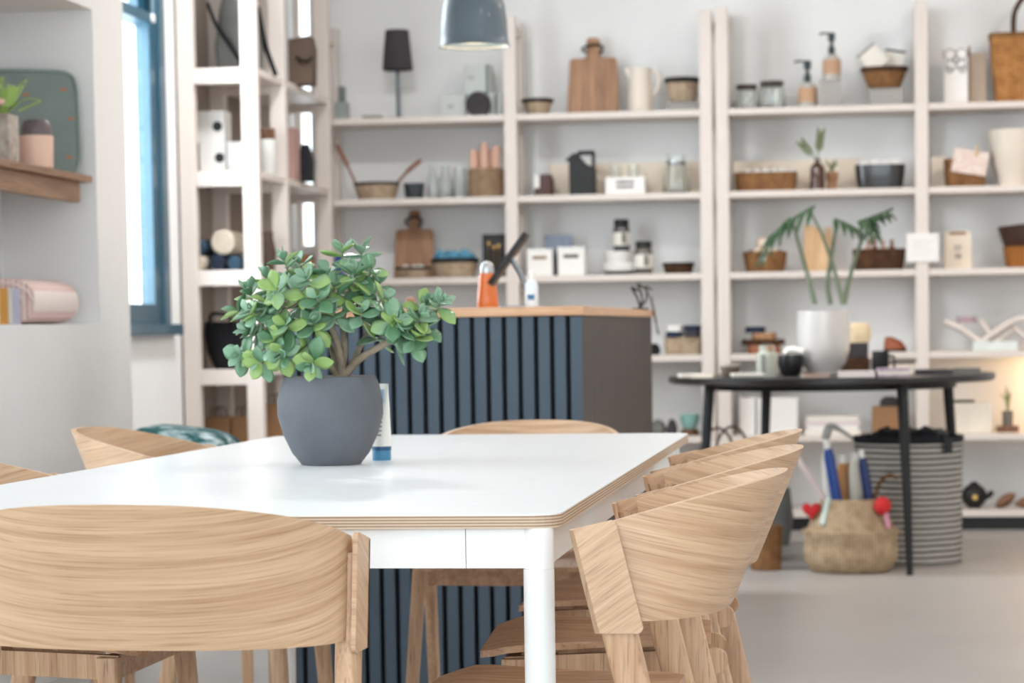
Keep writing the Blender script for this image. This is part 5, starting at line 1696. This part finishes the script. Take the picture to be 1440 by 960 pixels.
# ------------------------------------------------------------------ niche goods
def niche():
    # wooden shelf in the niche
    X1 = -2.2
    t = thing('niche_shelf', 'brown wooden shelf with deep front rail in the wall niche', 'shelf', (-2.34, 6.6, 1.40))
    L = t.location
    SH = oak('niche_shelf_oak', (164, 128, 100), (132, 98, 74), sc=(50, 3, 50))
    box('plank', -2.4975 - L.x, X1 - L.x, 5.96 - L.y, 7.235 - L.y, 1.42 - L.z, 1.44 - L.z, SH, t, .002)
    box('front_rail', X1 - .05 - L.x, X1 - .022 - L.x, 5.96 - L.y, 7.18 - L.y, 1.36 - L.z, 1.42 - L.z, SH, t, .002)
    zt = 1.44
    # tray leaning on the far end of the niche
    a, b = at(-40, 86, 6.98), at(108, 240, 7.18)
    c = Vector((-2.36, 7.08, zt))
    t = thing('enamel_tray', 'sage green rounded tray with orange fish motif leaning in the niche', 'tray', (-2.352, 7.15, zt), 0.46)
    w, h = .28, .315
    tilt = (radians(-7), 0, 0)
    def rr(w_, h_, y, n=40):
        return [(p[0], y, p[1] + h / 2) for p in se_ring(w_, h_, 0, n, 7)]
    body = loft('tray_base', [rr(w, h, -.012), rr(w, h, -.008), rr(w - .03, h - .03, .004), rr(w - .03, h - .03, .008)][::-1], SAGE, t, rot=tilt)
    fr = random.Random(2)
    pr_ = [(p[0], -.012, p[1] + h / 2) for p in se_ring(w - .008, h - .008, 0, 40, 7)]
    tube('rolled_rim', pr_, .006, M('sage_rim', (128, 144, 138), .35), body, 6, closed=True)
    for k in range(9):
        x, z = -.1 + .1 * (k % 3) + fr.uniform(-.015, .015), .06 + .09 * (k // 3) + fr.uniform(-.02, .02)
        lathe('fish_motif', [(.0005, -.0008), (.011, 0), (.0005, .0008)], M('rust_print', (170, 110, 70), .6), body, 12, sy=.4, loc=(x, -.0130, z), rot=(radians(90), radians(fr.uniform(-30, 30)), 0))
    # tumbler-like pink bottle with dark lid
    p = at(52, 232, 6.83)
    t = thing('insulated_cup', 'pale pink cup with dark grey lid on the niche shelf', 'cup', (p.x, 6.83, zt))
    m = 1 / scl((p.x, 6.83, zt))
    lathe('cup', [(22 * m, 0), (23 * m, .004), (24 * m, 44 * m), (22 * m, 45 * m), (.001, 45 * m)], PINK, t, 36)
    lathe('lid', [(22 * m, 44.5 * m), (22 * m, 52 * m), (19 * m, 64 * m), (15 * m, 67 * m), (.001, 67 * m)], M('dark_grey_lid', (104, 92, 92), .5), t, 36)
    # planter with feathery plant
    p = at(2, 222, 6.62)
    t = thing('fern_planter', 'pale printed box planter with feathery yellow-green plant on the niche shelf', 'potted plant', (p.x - .005, 6.62, zt))
    m = 1 / scl((p.x, 6.62, zt))
    cbox('planter', 0, 0, 0, .085, .085, 68 * m, M('taupe_print_card', (196, 186, 176), .7, rgb2=(150, 134, 120), scale=40), t, .003)
    fr = random.Random(9)
    for k in range(26):
        a = fr.uniform(0, 2 * pi); r = fr.uniform(.03, .09); hh = fr.uniform(.03, .11)
        d = Vector((r * cos(a) * 1.1, r * sin(a) * .8, hh))
        p0 = Vector((0.02 * cos(a), 0.02 * sin(a), 67 * m))
        s = tube('frond', smoothpath([p0, p0 + d * .55 + Vector((0, 0, .02)), p0 + d], 4), .0016, PALELEAF, t, 4)
        V, Fc = [], []
        for q in range(10):
            c = p0 + d * (.35 + .065 * q)
            for sg in (-1, 1):
                o = (d.normalized() * .5 + d.cross(Vector((0, .3, 1))).normalized() * sg) * .014
                i = len(V); n_ = Vector((0, 0, .003))
                V += [c, c + o * .5 + n_, c + o, c + o * .5 - n_]
                Fc.append((i, i + 1, i + 2, i + 3))
        lf = mesh('leaflets', V, Fc, PALELEAF, s); lf['kind'] = 'stuff'
    for k in range(5):
        a = fr.uniform(0, 6.28)
        lathe('blossom', [(.0005, -.012), (.012, -.004), (.014, .004), (.0005, .012)], PINK, t, 12, loc=(.04 * cos(a) + .01, .03 * sin(a), 67 * m + fr.uniform(.03, .09)))
    # sill goods
    zs = 1.0
    t = thing('patterned_roll', 'rolled pink and white patterned blanket on the niche sill', 'blanket', (-2.335, 6.96, zs + .066))
    pm = stripes('pink_pattern', [(0, (226, 196, 190)), (.35, (240, 226, 220)), (.6, (204, 158, 152)), (.8, (236, 214, 208))], .030, rough=.9, axis=0)
    loft('roll', [[(x * .96, -.20 if e == 0 else .20, z) for x, _, z in [(q[0], 0, q[1]) for q in se_ring(.22, .13, 0, 36, 2.6)]] for e in (0, 1)], pm, t)
    sp = [(.1 * (1 - k / 42) * cos(k * .5), -.202, .058 * (1 - k / 42) * sin(k * .5)) for k in range(40)]
    tube('spiral_edge', sp, .004, M('pale_pink_edge', (236, 216, 210), .9), t, 5)
    for (y, mt, lab, w) in ((6.55, LILAC, 'lilac-grey book on the niche sill beside the patterned roll', .10), (6.45, OCHRE, 'ochre book on the niche sill at the picture edge', .10)):
        p = at(22 if mt is LILAC else 4, 440, y)
        t = thing('book', lab, 'book', (p.x - .02, y, zs))
        cbox('cover', 0, 0, 0, .05, .06, .098, mt, t, .002)
        cbox('pages', 0.0, 0, .002, .042, .062, .096, PAGE, t, .001)


niche()


# cushion on a bench below the window
def cushion():
    Y = 6.35
    p = at(255, 610, Y)
    bt = thing('bench', 'low upholstered bench behind the window-side chairs', 'bench', (p.x, Y, 0))
    loft('seat_pad', [se_ring(.5, .4, .53, 32, 6), se_ring(.52, .42, .56, 32, 6), se_ring(.52, .42, .595, 32, 6), se_ring(.48, .38, .62, 32, 6)], GREY_FAB, bt)
    for sx in (-1, 1):
        for sy in (-1, 1):
            lathe('leg', [(.014, 0), (.018, .54)], OAK_LEG, bt, 14, sx * .2, sy * .15)
    t = thing('cushion', 'teal cushion with pale brushed pattern lying behind the window-side chair', 'cushion', (p.x, Y, .614))
    t.rotation_euler = (0, radians(7), 0)
    PM = M('teal_pattern_cloth', (12, 84, 86), .8, rgb2=(208, 226, 228), scale=13, stretch=(.8, 1, 3), bump=.2, bscale=60, ramp=(.46, .6))
    V, Fc = [], []
    n = 20
    for lay in (1, -1):
        for j in range(n + 1):
            for i in range(n + 1):
                u, v = -1 + 2 * i / n, -1 + 2 * j / n
                h = .05 * ((1 - u ** 4) * (1 - v ** 4)) ** .5
                pin = 1 - .06 * (1 - abs(u)) * 0
                V.append((u * .135, v * .13, .062 + lay * h))
    k = (n + 1) ** 2
    for j in range(n):
        for i in range(n):
            a = j * (n + 1) + i
            Fc.append((a, a + 1, a + n + 2, a + n + 1)); Fc.append((k + a, k + a + n + 1, k + a + n + 2, k + a + 1))
    mesh('cover', V, Fc, PM, t, smooth=True)
    tube('piping', [(.135 * c, .13 * s, .062) for c, s in [(max(-1, min(1, 1.35 * cos(q))), max(-1, min(1, 1.35 * sin(q)))) for q in [2 * pi * i / 48 for i in range(48)]]], .004, TEAL, t, 6, closed=True)


cushion()


# ------------------------------------------------------------------ round black table
RC = Vector((-0.03, 10.14, 0))
ZR = 0.762


def round_table():
    t = thing('round_table', 'round black table with four slender splayed legs, crowded with goods', 'table', RC)
    R = .655
    lathe('tabletop', [(R - .02, ZR - .030), (R, ZR - .022), (R, ZR - .004), (R - .004, ZR), (.001, ZR)], BLACKTOP, t, 72)
    for (x, y) in ((-.49, -.28), (.28, -.49), (.49, .28), (-.28, .49)):
        tube('leg', [(x * .97, y * .97, ZR - .028), (x * 1.03, y * 1.03, .3), (x * 1.06, y * 1.06, 0)], [.022, .018, .013], BLACK, t, 14)
    lathe('frame', [(.5, ZR - .055), (.5, ZR - .028), (.47, ZR - .028), (.47, ZR - .055), (.5, ZR - .055)], BLACK, t, 48)


round_table()


def monstera():
    Y = 10.02
    b, m = spot(1121, 1195, Y, ZR)
    t = thing('split_leaf_plant', 'split-leaf plant on long stems in a tall pale grey pot on the round table', 'potted plant', b)
    R, H = 37 * m, 90 * m
    lathe('pot', [(R * .55, 0), (R * .6, .004), (R * .62, .02), (R * .86, .05), (R * .97, .10), (R, H * .55), (R * .98, H), (R * .92, H), (R * .92, H * .5), (.001, H * .45)], M('pale_grey_glaze', (206, 202, 198), .25, var=.02, coat=.3), t, 48)
    lathe('soil', [(R * .93, H * .9), (.001, H * .92)], SOIL, t, 32)
    L = t.location
    A = lambda x, y, dy=0: at(x, y, Y + dy) - L
    stems = [[(1146, 428), (1138, 395), (1126, 352), (1117, 318)], [(1186, 428), (1178, 398), (1168, 362), (1154, 325), (1141, 300)], [(1168, 428), (1164, 398), (1170, 355), (1176, 318)], [(1187, 428), (1194, 395), (1207, 350), (1222, 318)]]
    for k, s in enumerate(stems):
        tube('stem', smoothpath([A(x, y, .02 * k) for x, y in s], 5), [.011 - .0003 * i for i in range(5 * (len(s) - 1) + 1)], STEM, t, 8)

    def split_leaf(base, tip, wid, fing, droop, dy):
        """a midrib with paired finger lobes, one thick mesh"""
        a, b2 = A(*base, dy), A(*tip, dy - .05)
        ax = b2 - a; ln = ax.length; ax.normalize()
        side = ax.cross(Vector((0, 0, 1))).normalized()
        upv = side.cross(ax)
        V, Fc = [], []
        def strip(p0, d0, l, w, sag):
            n = 6; i0 = len(V)
            sd = d0.cross(upv).normalized()
            for i in range(n + 1):
                u = i / n
                ww = w * (sin(pi * (u * .9 + .08)) ** .7)
                c = p0 + d0 * l * u + Vector((0, 0, -sag * u * u))
                V.extend([c + sd * ww, c + upv * .005, c - sd * ww, c - upv * .004])
            for i in range(n):
                q = i0 + i * 4
                for j in range(4):
                    Fc.append((q + j, q + (j + 1) % 4, q + 4 + (j + 1) % 4, q + 4 + j))
            Fc.append((i0, i0 + 3, i0 + 2, i0 + 1)); q = i0 + n * 4; Fc.append((q, q + 1, q + 2, q + 3))
        strip(a, ax, ln, .013, droop * ln)
        for k in range(fing):
            u = (k + .3) / fing
            p0 = a + ax * ln * u * .85 + Vector((0, 0, -droop * ln * (u * .85) ** 2))
            for s in (-1, 1):
                d0 = (ax * (.45 + .5 * u) + side * s * (1.0 - .4 * u)).normalized()
                strip(p0, d0, wid * (1 - .35 * u), .0125, .55 * wid)
        mesh('leaf', V, Fc, DKLEAF, t, smooth=True, sharp=50)

    split_leaf((1146, 290), (1072, 322), .12, 6, .3, -.03)
    split_leaf((1112, 306), (1066, 350), .085, 4, .35, -.08)
    split_leaf((1173, 308), (1212, 318), .085, 4, .25, .0)
    split_leaf((1206, 312), (1256, 296), .08, 5, -.05, .02)
    split_leaf((1218, 308), (1232, 330), .06, 3, .2, -.02)


monstera()


def on_table():
    # glass jar
    b, m = spot(1063, 1094, 9.80, ZR)
    t = thing('label_jar', 'clear glass jar with printed label and cork stopper on the round table', 'jar', b)
    R, H = 15 * m, 44 * m
    lathe('glass', [(R * .95, 0), (R, .005), (R, H * .72), (R * .75, H * .82), (R * .75, H), (R * .7, H), (R * .7, H * .82), (R * .93, H * .7), (R * .93, .01), (.001, .01)], M('milky_glass', (206, 208, 196), .15, trans=.3), t, 32)
    lathe('stopper', [(R * .7, H * .8), (R * .72, H * .98), (R * .5, H * 1.06), (.001, H * 1.06)], GLASS, t, 24)
    lathe('knob', [(.0005, -.01), (.01, -.006), (.012, 0), (.01, .006), (.0005, .01)], BOARD, t, 16, loc=(.012, -R * .7, H * .92), rot=(radians(90), 0, 0))
    printed(t, R, H, R * 2, -.012, H * .45, .02, .07, 5, PRINT, 31)
    # bowl
    b, m = spot(1010, 1043, 9.86, ZR)
    t = thing('small_bowl', 'small grey-brown stoneware bowl with pale rim on the round table', 'bowl', b)
    R, H = 16 * m, 19 * m
    lathe('bowl', [(R * .6, 0), (R * .65, .003), (R * .9, H * .6), (R * .97, H * .82), (R * .9, H * .8), (R * .5, .012), (.001, .01)], M('grey_brown_stone', (112, 98, 86), .6), t, 32)
    lathe('rim', [(R * .97, H * .8), (R, H), (R * .92, H), (R * .9, H * .8)], M('pale_grey_rim', (186, 178, 170), .5), t, 32)
    # black bowl with brushes
    b, m = spot(1093, 1130, 9.95, ZR)
    t = thing('black_bowl', 'round black bowl holding a pale brush next to the tall pale pot', 'bowl', b)
    R = 18 * m
    lathe('bowl', [(R * .6, 0), (R * .8, .015), (R, .05), (R * .95, .085), (R * .88, .085), (R * .9, .05), (.001, .02)], M('black_glaze', (26, 25, 28), .3), t, 32)
    tube('brush', smoothpath([(-.02, -.02, .09), (.0, -.02, .105), (.05, -.02, .095)], 4), .014, WHITE_CER, t, 8)
    # rough block stack with cream stone
    b, m = spot(1172, 1222, 10.28, ZR)
    t = thing('charcoal_block', 'stepped charcoal basket block behind the tall pale pot', 'basket', b)
    cbox('lower_block', 0, 0, 0, 50 * m, .16, 22 * m, WEAVE_DARK, t, .006)
    cbox('upper_block', .008, 0, 22 * m, 42 * m, .14, 21 * m, CHARCOAL, t, .006)
    o = loft('honey_stone', [se_ring(.08, .08, 0, 20, 4), se_ring(.09, .09, .03, 20, 3.5, .003), se_ring(.085, .085, .065, 20, 4), se_ring(.06, .06, .08, 20, 3)], STONE, None)
    o.location = (at(1209, 460, 10.28).x, 10.28, ZR + 43 * m + .0005); tag(o, 'rough cream soap block on top of the charcoal block', 'soap')
    # black mug
    b, m = spot(1226, 1250, 9.86, ZR)
    t = thing('black_mug', 'straight black mug on the round table', 'mug', b)
    lathe('cup', [(.031, 0), (.033, .003), (.033, .095), (.029, .095), (.029, .01), (.001, .01)], BLACK, t, 28)
    tube('handle', smoothpath([(.031, 0, .02), (.052, 0, .025), (.052, 0, .07), (.031, 0, .075)], 4), .005, BLACK, t, 6)
    # books and flat goods
    flats = [(955, 990, 9.99, .012, PAGE, 'cream leaflet at the rim of the round table nearest the counter', .2, 0), (976, 1006, 9.86, .012, CREAM_CARD, 'cream card packet on the round table before the small bowl', -.15, 0),
             (1028, 1072, 9.68, .018, NAVY, 'dark blue notebook on the round table before the glass jar', .1, 0), (1178, 1230, 9.64, .022, PINKCARD, 'pale wrapped packet on the round table beside the black mug', 0, 0),
             (1234, 1277, 9.64, .032, M('pink_lilac_cover', (196, 172, 186), .6, rgb2=(150, 130, 150), scale=30), 'pink and grey book on the round table before the black mug', .05, 0), (1290, 1335, 9.93, .02, CHARCOAL, 'dark folded cloth on the round table near the far rim', .2, 0),
             (1340, 1378, 10.10, .02, GREY_FAB, 'grey folded cloth at the rim of the round table beside the warm lamp', -.1, 0), (1246, 1286, 10.07, .036, CREAM_CARD, 'cream box lid lying behind the black mug', .1, 0), (1128, 1165, 9.68, .012, M('rust_cover', (140, 96, 74), .6), 'rust-brown booklet on the round table before the tall pale pot', .1, 0)]
    for (x0, x1, Y, h, mt, lab, rz, z0) in flats:
        b, m = spot(x0, x1, Y, ZR + z0)
        w = (x1 - x0) * m
        t = thing('booklet', lab, 'book' if 'book' in lab else 'packet' if 'pack' in lab else 'cloth' if 'cloth' in lab else 'card', b, rz)
        cbox('cover', 0, 0, 0, w, .12, h * .3, mt, t, .001)
        cbox('pages', 0, 0, h * .3, w * .97, .115, h * .4, PAGE if 'cloth' not in lab else mt, t, 0)
        cbox('cover', 0, 0, h * .7, w, .12, h * .3, mt if mt is not NAVY else PAGE, t, .001)


on_table()


# ------------------------------------------------------------------ baskets under the round table
def belly_basket():
    Y = 9.80
    b, m = spot(1131, 1262, Y, 0)
    t = thing('belly_basket', 'folded-waist seagrass belly basket filled with toys under the round table', 'basket', b)
    R = .183
    pr = [(.145, 0), (.155, .004), (R * .985, .045), (R, .09), (R * .985, .135), (R * 1.05, .156), (R * 1.05, .164), (R * .93, .166), (R * .86, .20), (R * .72, .25), (R * .63, .285)]
    lathe('body', pr + [(R * .60, .285), (R * .69, .248), (R * .82, .20), (R * .95, .13), (R * .95, .05), (.148, .018), (.135, .014), (.001, .014)], WEAVE_SEA, t, 56)
    L = t.location
    # contents, each its own thing
    def stick(nm, pts, r, mt, lab, cat, grp=None):
        o = tube(nm, [at(x, y, Y + dy) for x, y, dy in pts], r, mt, None, 12)
        return tag(o, lab, cat, grp)
    # (column at the rim, forward offset, lean per metre, top row, radius): every bottle stands on the basket floor
    def stand(px_rim, dy, lean, py_top, r, mt, lab):
        rim = at(px_rim, 703, Y + dy); top = at(px_rim, py_top, Y + dy)
        z0 = .0138 + r * abs(lean) * .9
        p0 = Vector((rim.x - lean * (rim.z - z0), Y + dy, z0)); p1 = Vector((rim.x + lean * (top.z - rim.z), Y + dy, top.z))
        d = p1 - p0; ln = d.length
        o = thing('craft_bottle', lab, 'bottle', p0)
        o.rotation_euler = Vector((0, 0, 1)).rotation_difference(d.normalized()).to_euler()
        lathe('bottle', [(r * .9, 0), (r, .004), (r, ln * .86), (r * .7, ln * .93), (.001, ln * .93)], mt, o, 20)
        lathe('cap', [(r * .55, ln * .925), (r * .55, ln), (.001, ln)], WHITE_CER, o, 16)
    stand(1177, -.062, -.17, 618, .021, BLUE, 'blue bottle with white cap leaning in the belly basket beside the white bottle')
    stand(1222, -.046, -.15, 632, .019, M('deep_navy_plastic', (26, 44, 96), .4), 'navy bottle leaning toward the striped basket in the belly basket')
    stand(1168, .004, -.05, 622, .027, M('white_plastic_b', (224, 220, 214), .4), 'white bottle standing in the belly basket at the chair side')
    stand(1204, .014, -.02, 636, .027, M('cream_plastic', (226, 218, 204), .4), 'cream bottle in the middle of the belly basket')
    stand(1188, .066, -.03, 640, .027, M('tan_plastic', (196, 140, 84), .5), 'tan bottle at the back of the belly basket')
    stick('pink_stick', [(1168, 716, -.036), (1160, 703, -.046), (1119, 640, -.09)], .0105, M('pale_pink_wood', (230, 212, 210), .5), 'pale pink stick leaning out of the belly basket', 'stick')
    stick('white_ribbon', [(1166, 700, -.083), (1160, 722, -.104), (1156, 738, -.130)], .011, M('mint_ribbon', (206, 220, 214), .6), 'pale mint tag hanging over the front of the belly basket', 'tag')
    def heart(px, py, dy, s, lab, rz):
        c = at(px, py, Y + dy)
        n = 22
        ol = []
        for k in range(n):
            a = 2 * pi * k / n
            ol.append((s * 16 * sin(a) ** 3 / 17, s * (13 * cos(a) - 5 * cos(2 * a) - 2 * cos(3 * a) - cos(4 * a)) / 17))
        rings = []
        for f_, y in ((.35, -.022), (.8, -.016), (1, 0), (.8, .016), (.35, .022)):
            rings.append([(x * f_, y, z * f_) for x, z in ol])
        o = loft('felt_heart', rings, RED, None)
        o.location = c; o.rotation_euler = (0, 0, rz)
        tag(o, lab, 'ornament', None)
    heart(1141, 717, -.065, .040, 'red felt heart hanging on the chair side of the belly basket', .2)
    o = lathe('felt_ball', [(.0005, -.036)] + [(.034 * sin(pi * k / 10), -.036 * cos(pi * k / 10)) for k in range(1, 10)] + [(.0005, .036)], RED, None, 20)
    o.location = at(1241, 711, Y - .108)
    tag(o, 'round red felt ball hanging by the striped basket', 'ornament')
    stick('pink_tassel', [(1245, 718, -.118), (1250, 742, -.135)], .009, M('pink_tassel', (206, 140, 160), .8), 'pink tassel below the red heart by the striped basket', 'tassel')
    p = smoothpath([at(1224, 714, Y + .03), at(1233, 690, Y + .01), at(1238, 678, Y - .01), at(1250, 668, Y - .02), at(1262, 672, Y - .02)], 5)
    tag(tube('cord_handle', p, .008, WEAVE_BROWN, None, 8), 'twisted brown cord sticking out of the belly basket', 'cord')


belly_basket()


def striped_basket():
    Y = 10.13
    b, m = spot(1200, 1356, Y, 0)
    t = thing('striped_basket', 'tall black and white striped woven laundry basket under the round table', 'basket', b)
    R, H, n = .212, .505, 22
    ST = stripes('black_white_stripe', [(0.0, (196, 190, 182)), (0.50, (190, 184, 176)), (0.62, (40, 38, 38)), (0.95, (46, 44, 44))], H / n, rough=.9, noise=.006)
    pr = []
    for k in range(n * 4 + 1):
        z = H * k / (n * 4)
        pr.append((R * (1 + .02 * z / H) - .004 + .004 * abs(sin(pi * k / 4)), z))
    lathe('body', [(R * .93, 0)] + pr[1:] + [(R * .97, H), (R * .94, .012), (.001, .012)], ST, t, 56)
    lathe('rim', [(R * 1.02, H - .018), (R * 1.045, H - .008), (R * 1.04, H + .008), (R * .97, H + .010), (R * .96, H - .01)], BLACK_FAB, t, 56)
    cbox('handle_tab', .15, -R * .83, H - .055, .034, .02, .06, BLACK, t, .004, )
    wool(t, R * .86, H - .050, 'bulky folded charcoal throw filling the striped basket', 1.0, CHARCOAL, 'folded_throw', 'throw')
    for k, (dy, mt, nm) in enumerate(((-.115, BLACK_FAB, 'black'), (-.04, CHARCOAL, 'charcoal'), (.04, GREY_FAB, 'grey'), (.115, BLACK_FAB, 'black'))):
        hw = sqrt(max(.01, (R * .9) ** 2 - dy * dy)) - .035
        pts = [(-hw + 2 * hw * i / 16, dy + .006 * sin(i * 1.7 + k), .012 * sin(i * 1.1 + k * 2)) for i in range(17)]
        o = tube('folded_throw', pts, [(.034 + .005 * sin(i * 2.3 + k)) * (.6 if i in (0, 16) else 1) for i in range(17)], mt, None, 10)
        o.location = (b.x, Y, H - .006)
        tag(o, {'black': 'crumpled black throw in the top of the striped basket', 'charcoal': 'charcoal throw between the black and grey ones in the striped basket', 'grey': 'grey felt throw in the top of the striped basket'}[nm], 'throw', 'throws in the striped basket')
    o = tube('plastic_wrap', smoothpath([at(1160, 618, Y - .06), at(1168, 600, Y - .06), at(1184, 606, Y - .05), at(1210, 624, Y - .02)], 5), [.015, .018, .018, .018, .017, .016, .015, .013, .012, .010, .009, .008, .007, .006, .006, .006], M('clear_wrap', (220, 220, 218), .2, trans=.4), None, 8)
    tag(o, 'shiny clear wrap poking out beside the striped basket', 'wrap')


striped_basket()


def floor_goods():
    # brown cylinder basket behind the chairs
    b, m = spot(1056, 1098, 9.85, 0)
    t = thing('brown_basket', 'narrow dark brown woven bin standing on the floor behind the oak chairs', 'basket', b)
    lathe('body', [(.055, 0), (.06, .004), (.064, .09), (.066, .175), (.060, .175), (.056, .01), (.001, .01)], WEAVE_BROWN, t, 36)
    # grey fabric bag with hoops
    b, m = spot(1060, 1112, 11.2, 0)
    t = thing('grey_tote', 'grey-brown woven tote on the floor behind the oak chair backs', 'bag', (b.x, 10.95, 0))
    loft('body', [se_ring(.16, .14, 0, 28, 3), se_ring(.2, .16, .12, 28, 3), se_ring(.17, .12, .25, 28, 3)], GREY_FAB, t)
    tube('handle', smoothpath([(-.05, 0, .25), (-.03, 0, .42), (.04, 0, .42), (.06, 0, .25)], 6), .008, BROWNBAG, t, 6)
    # wire basket of magazines by the near left table leg
    Y = 9.9
    b, m = spot(984, 1046, Y, 0)
    t = thing('hoop_basket', 'pale cloth bag with two wire hoop handles standing beneath the round table', 'bag', (b.x, 10.2, 0))
    loft('body', [se_ring(.18, .16, 0, 28, 3.5), se_ring(.20, .18, .2, 28, 3.5), se_ring(.18, .15, .40, 28, 3.5)], M('pale_canvas', (212, 202, 196), .9, var=.06, bump=.3), t)
    for dx, dy in ((-.025, -.06), (.03, .06)):
        tube('hoop_handle', [(dx + .075 * cos(a), dy, .395 + .155 * sin(a)) for a in [pi * k / 14 for k in range(15)]], .006, BROWNBAG, t, 6)


floor_goods()
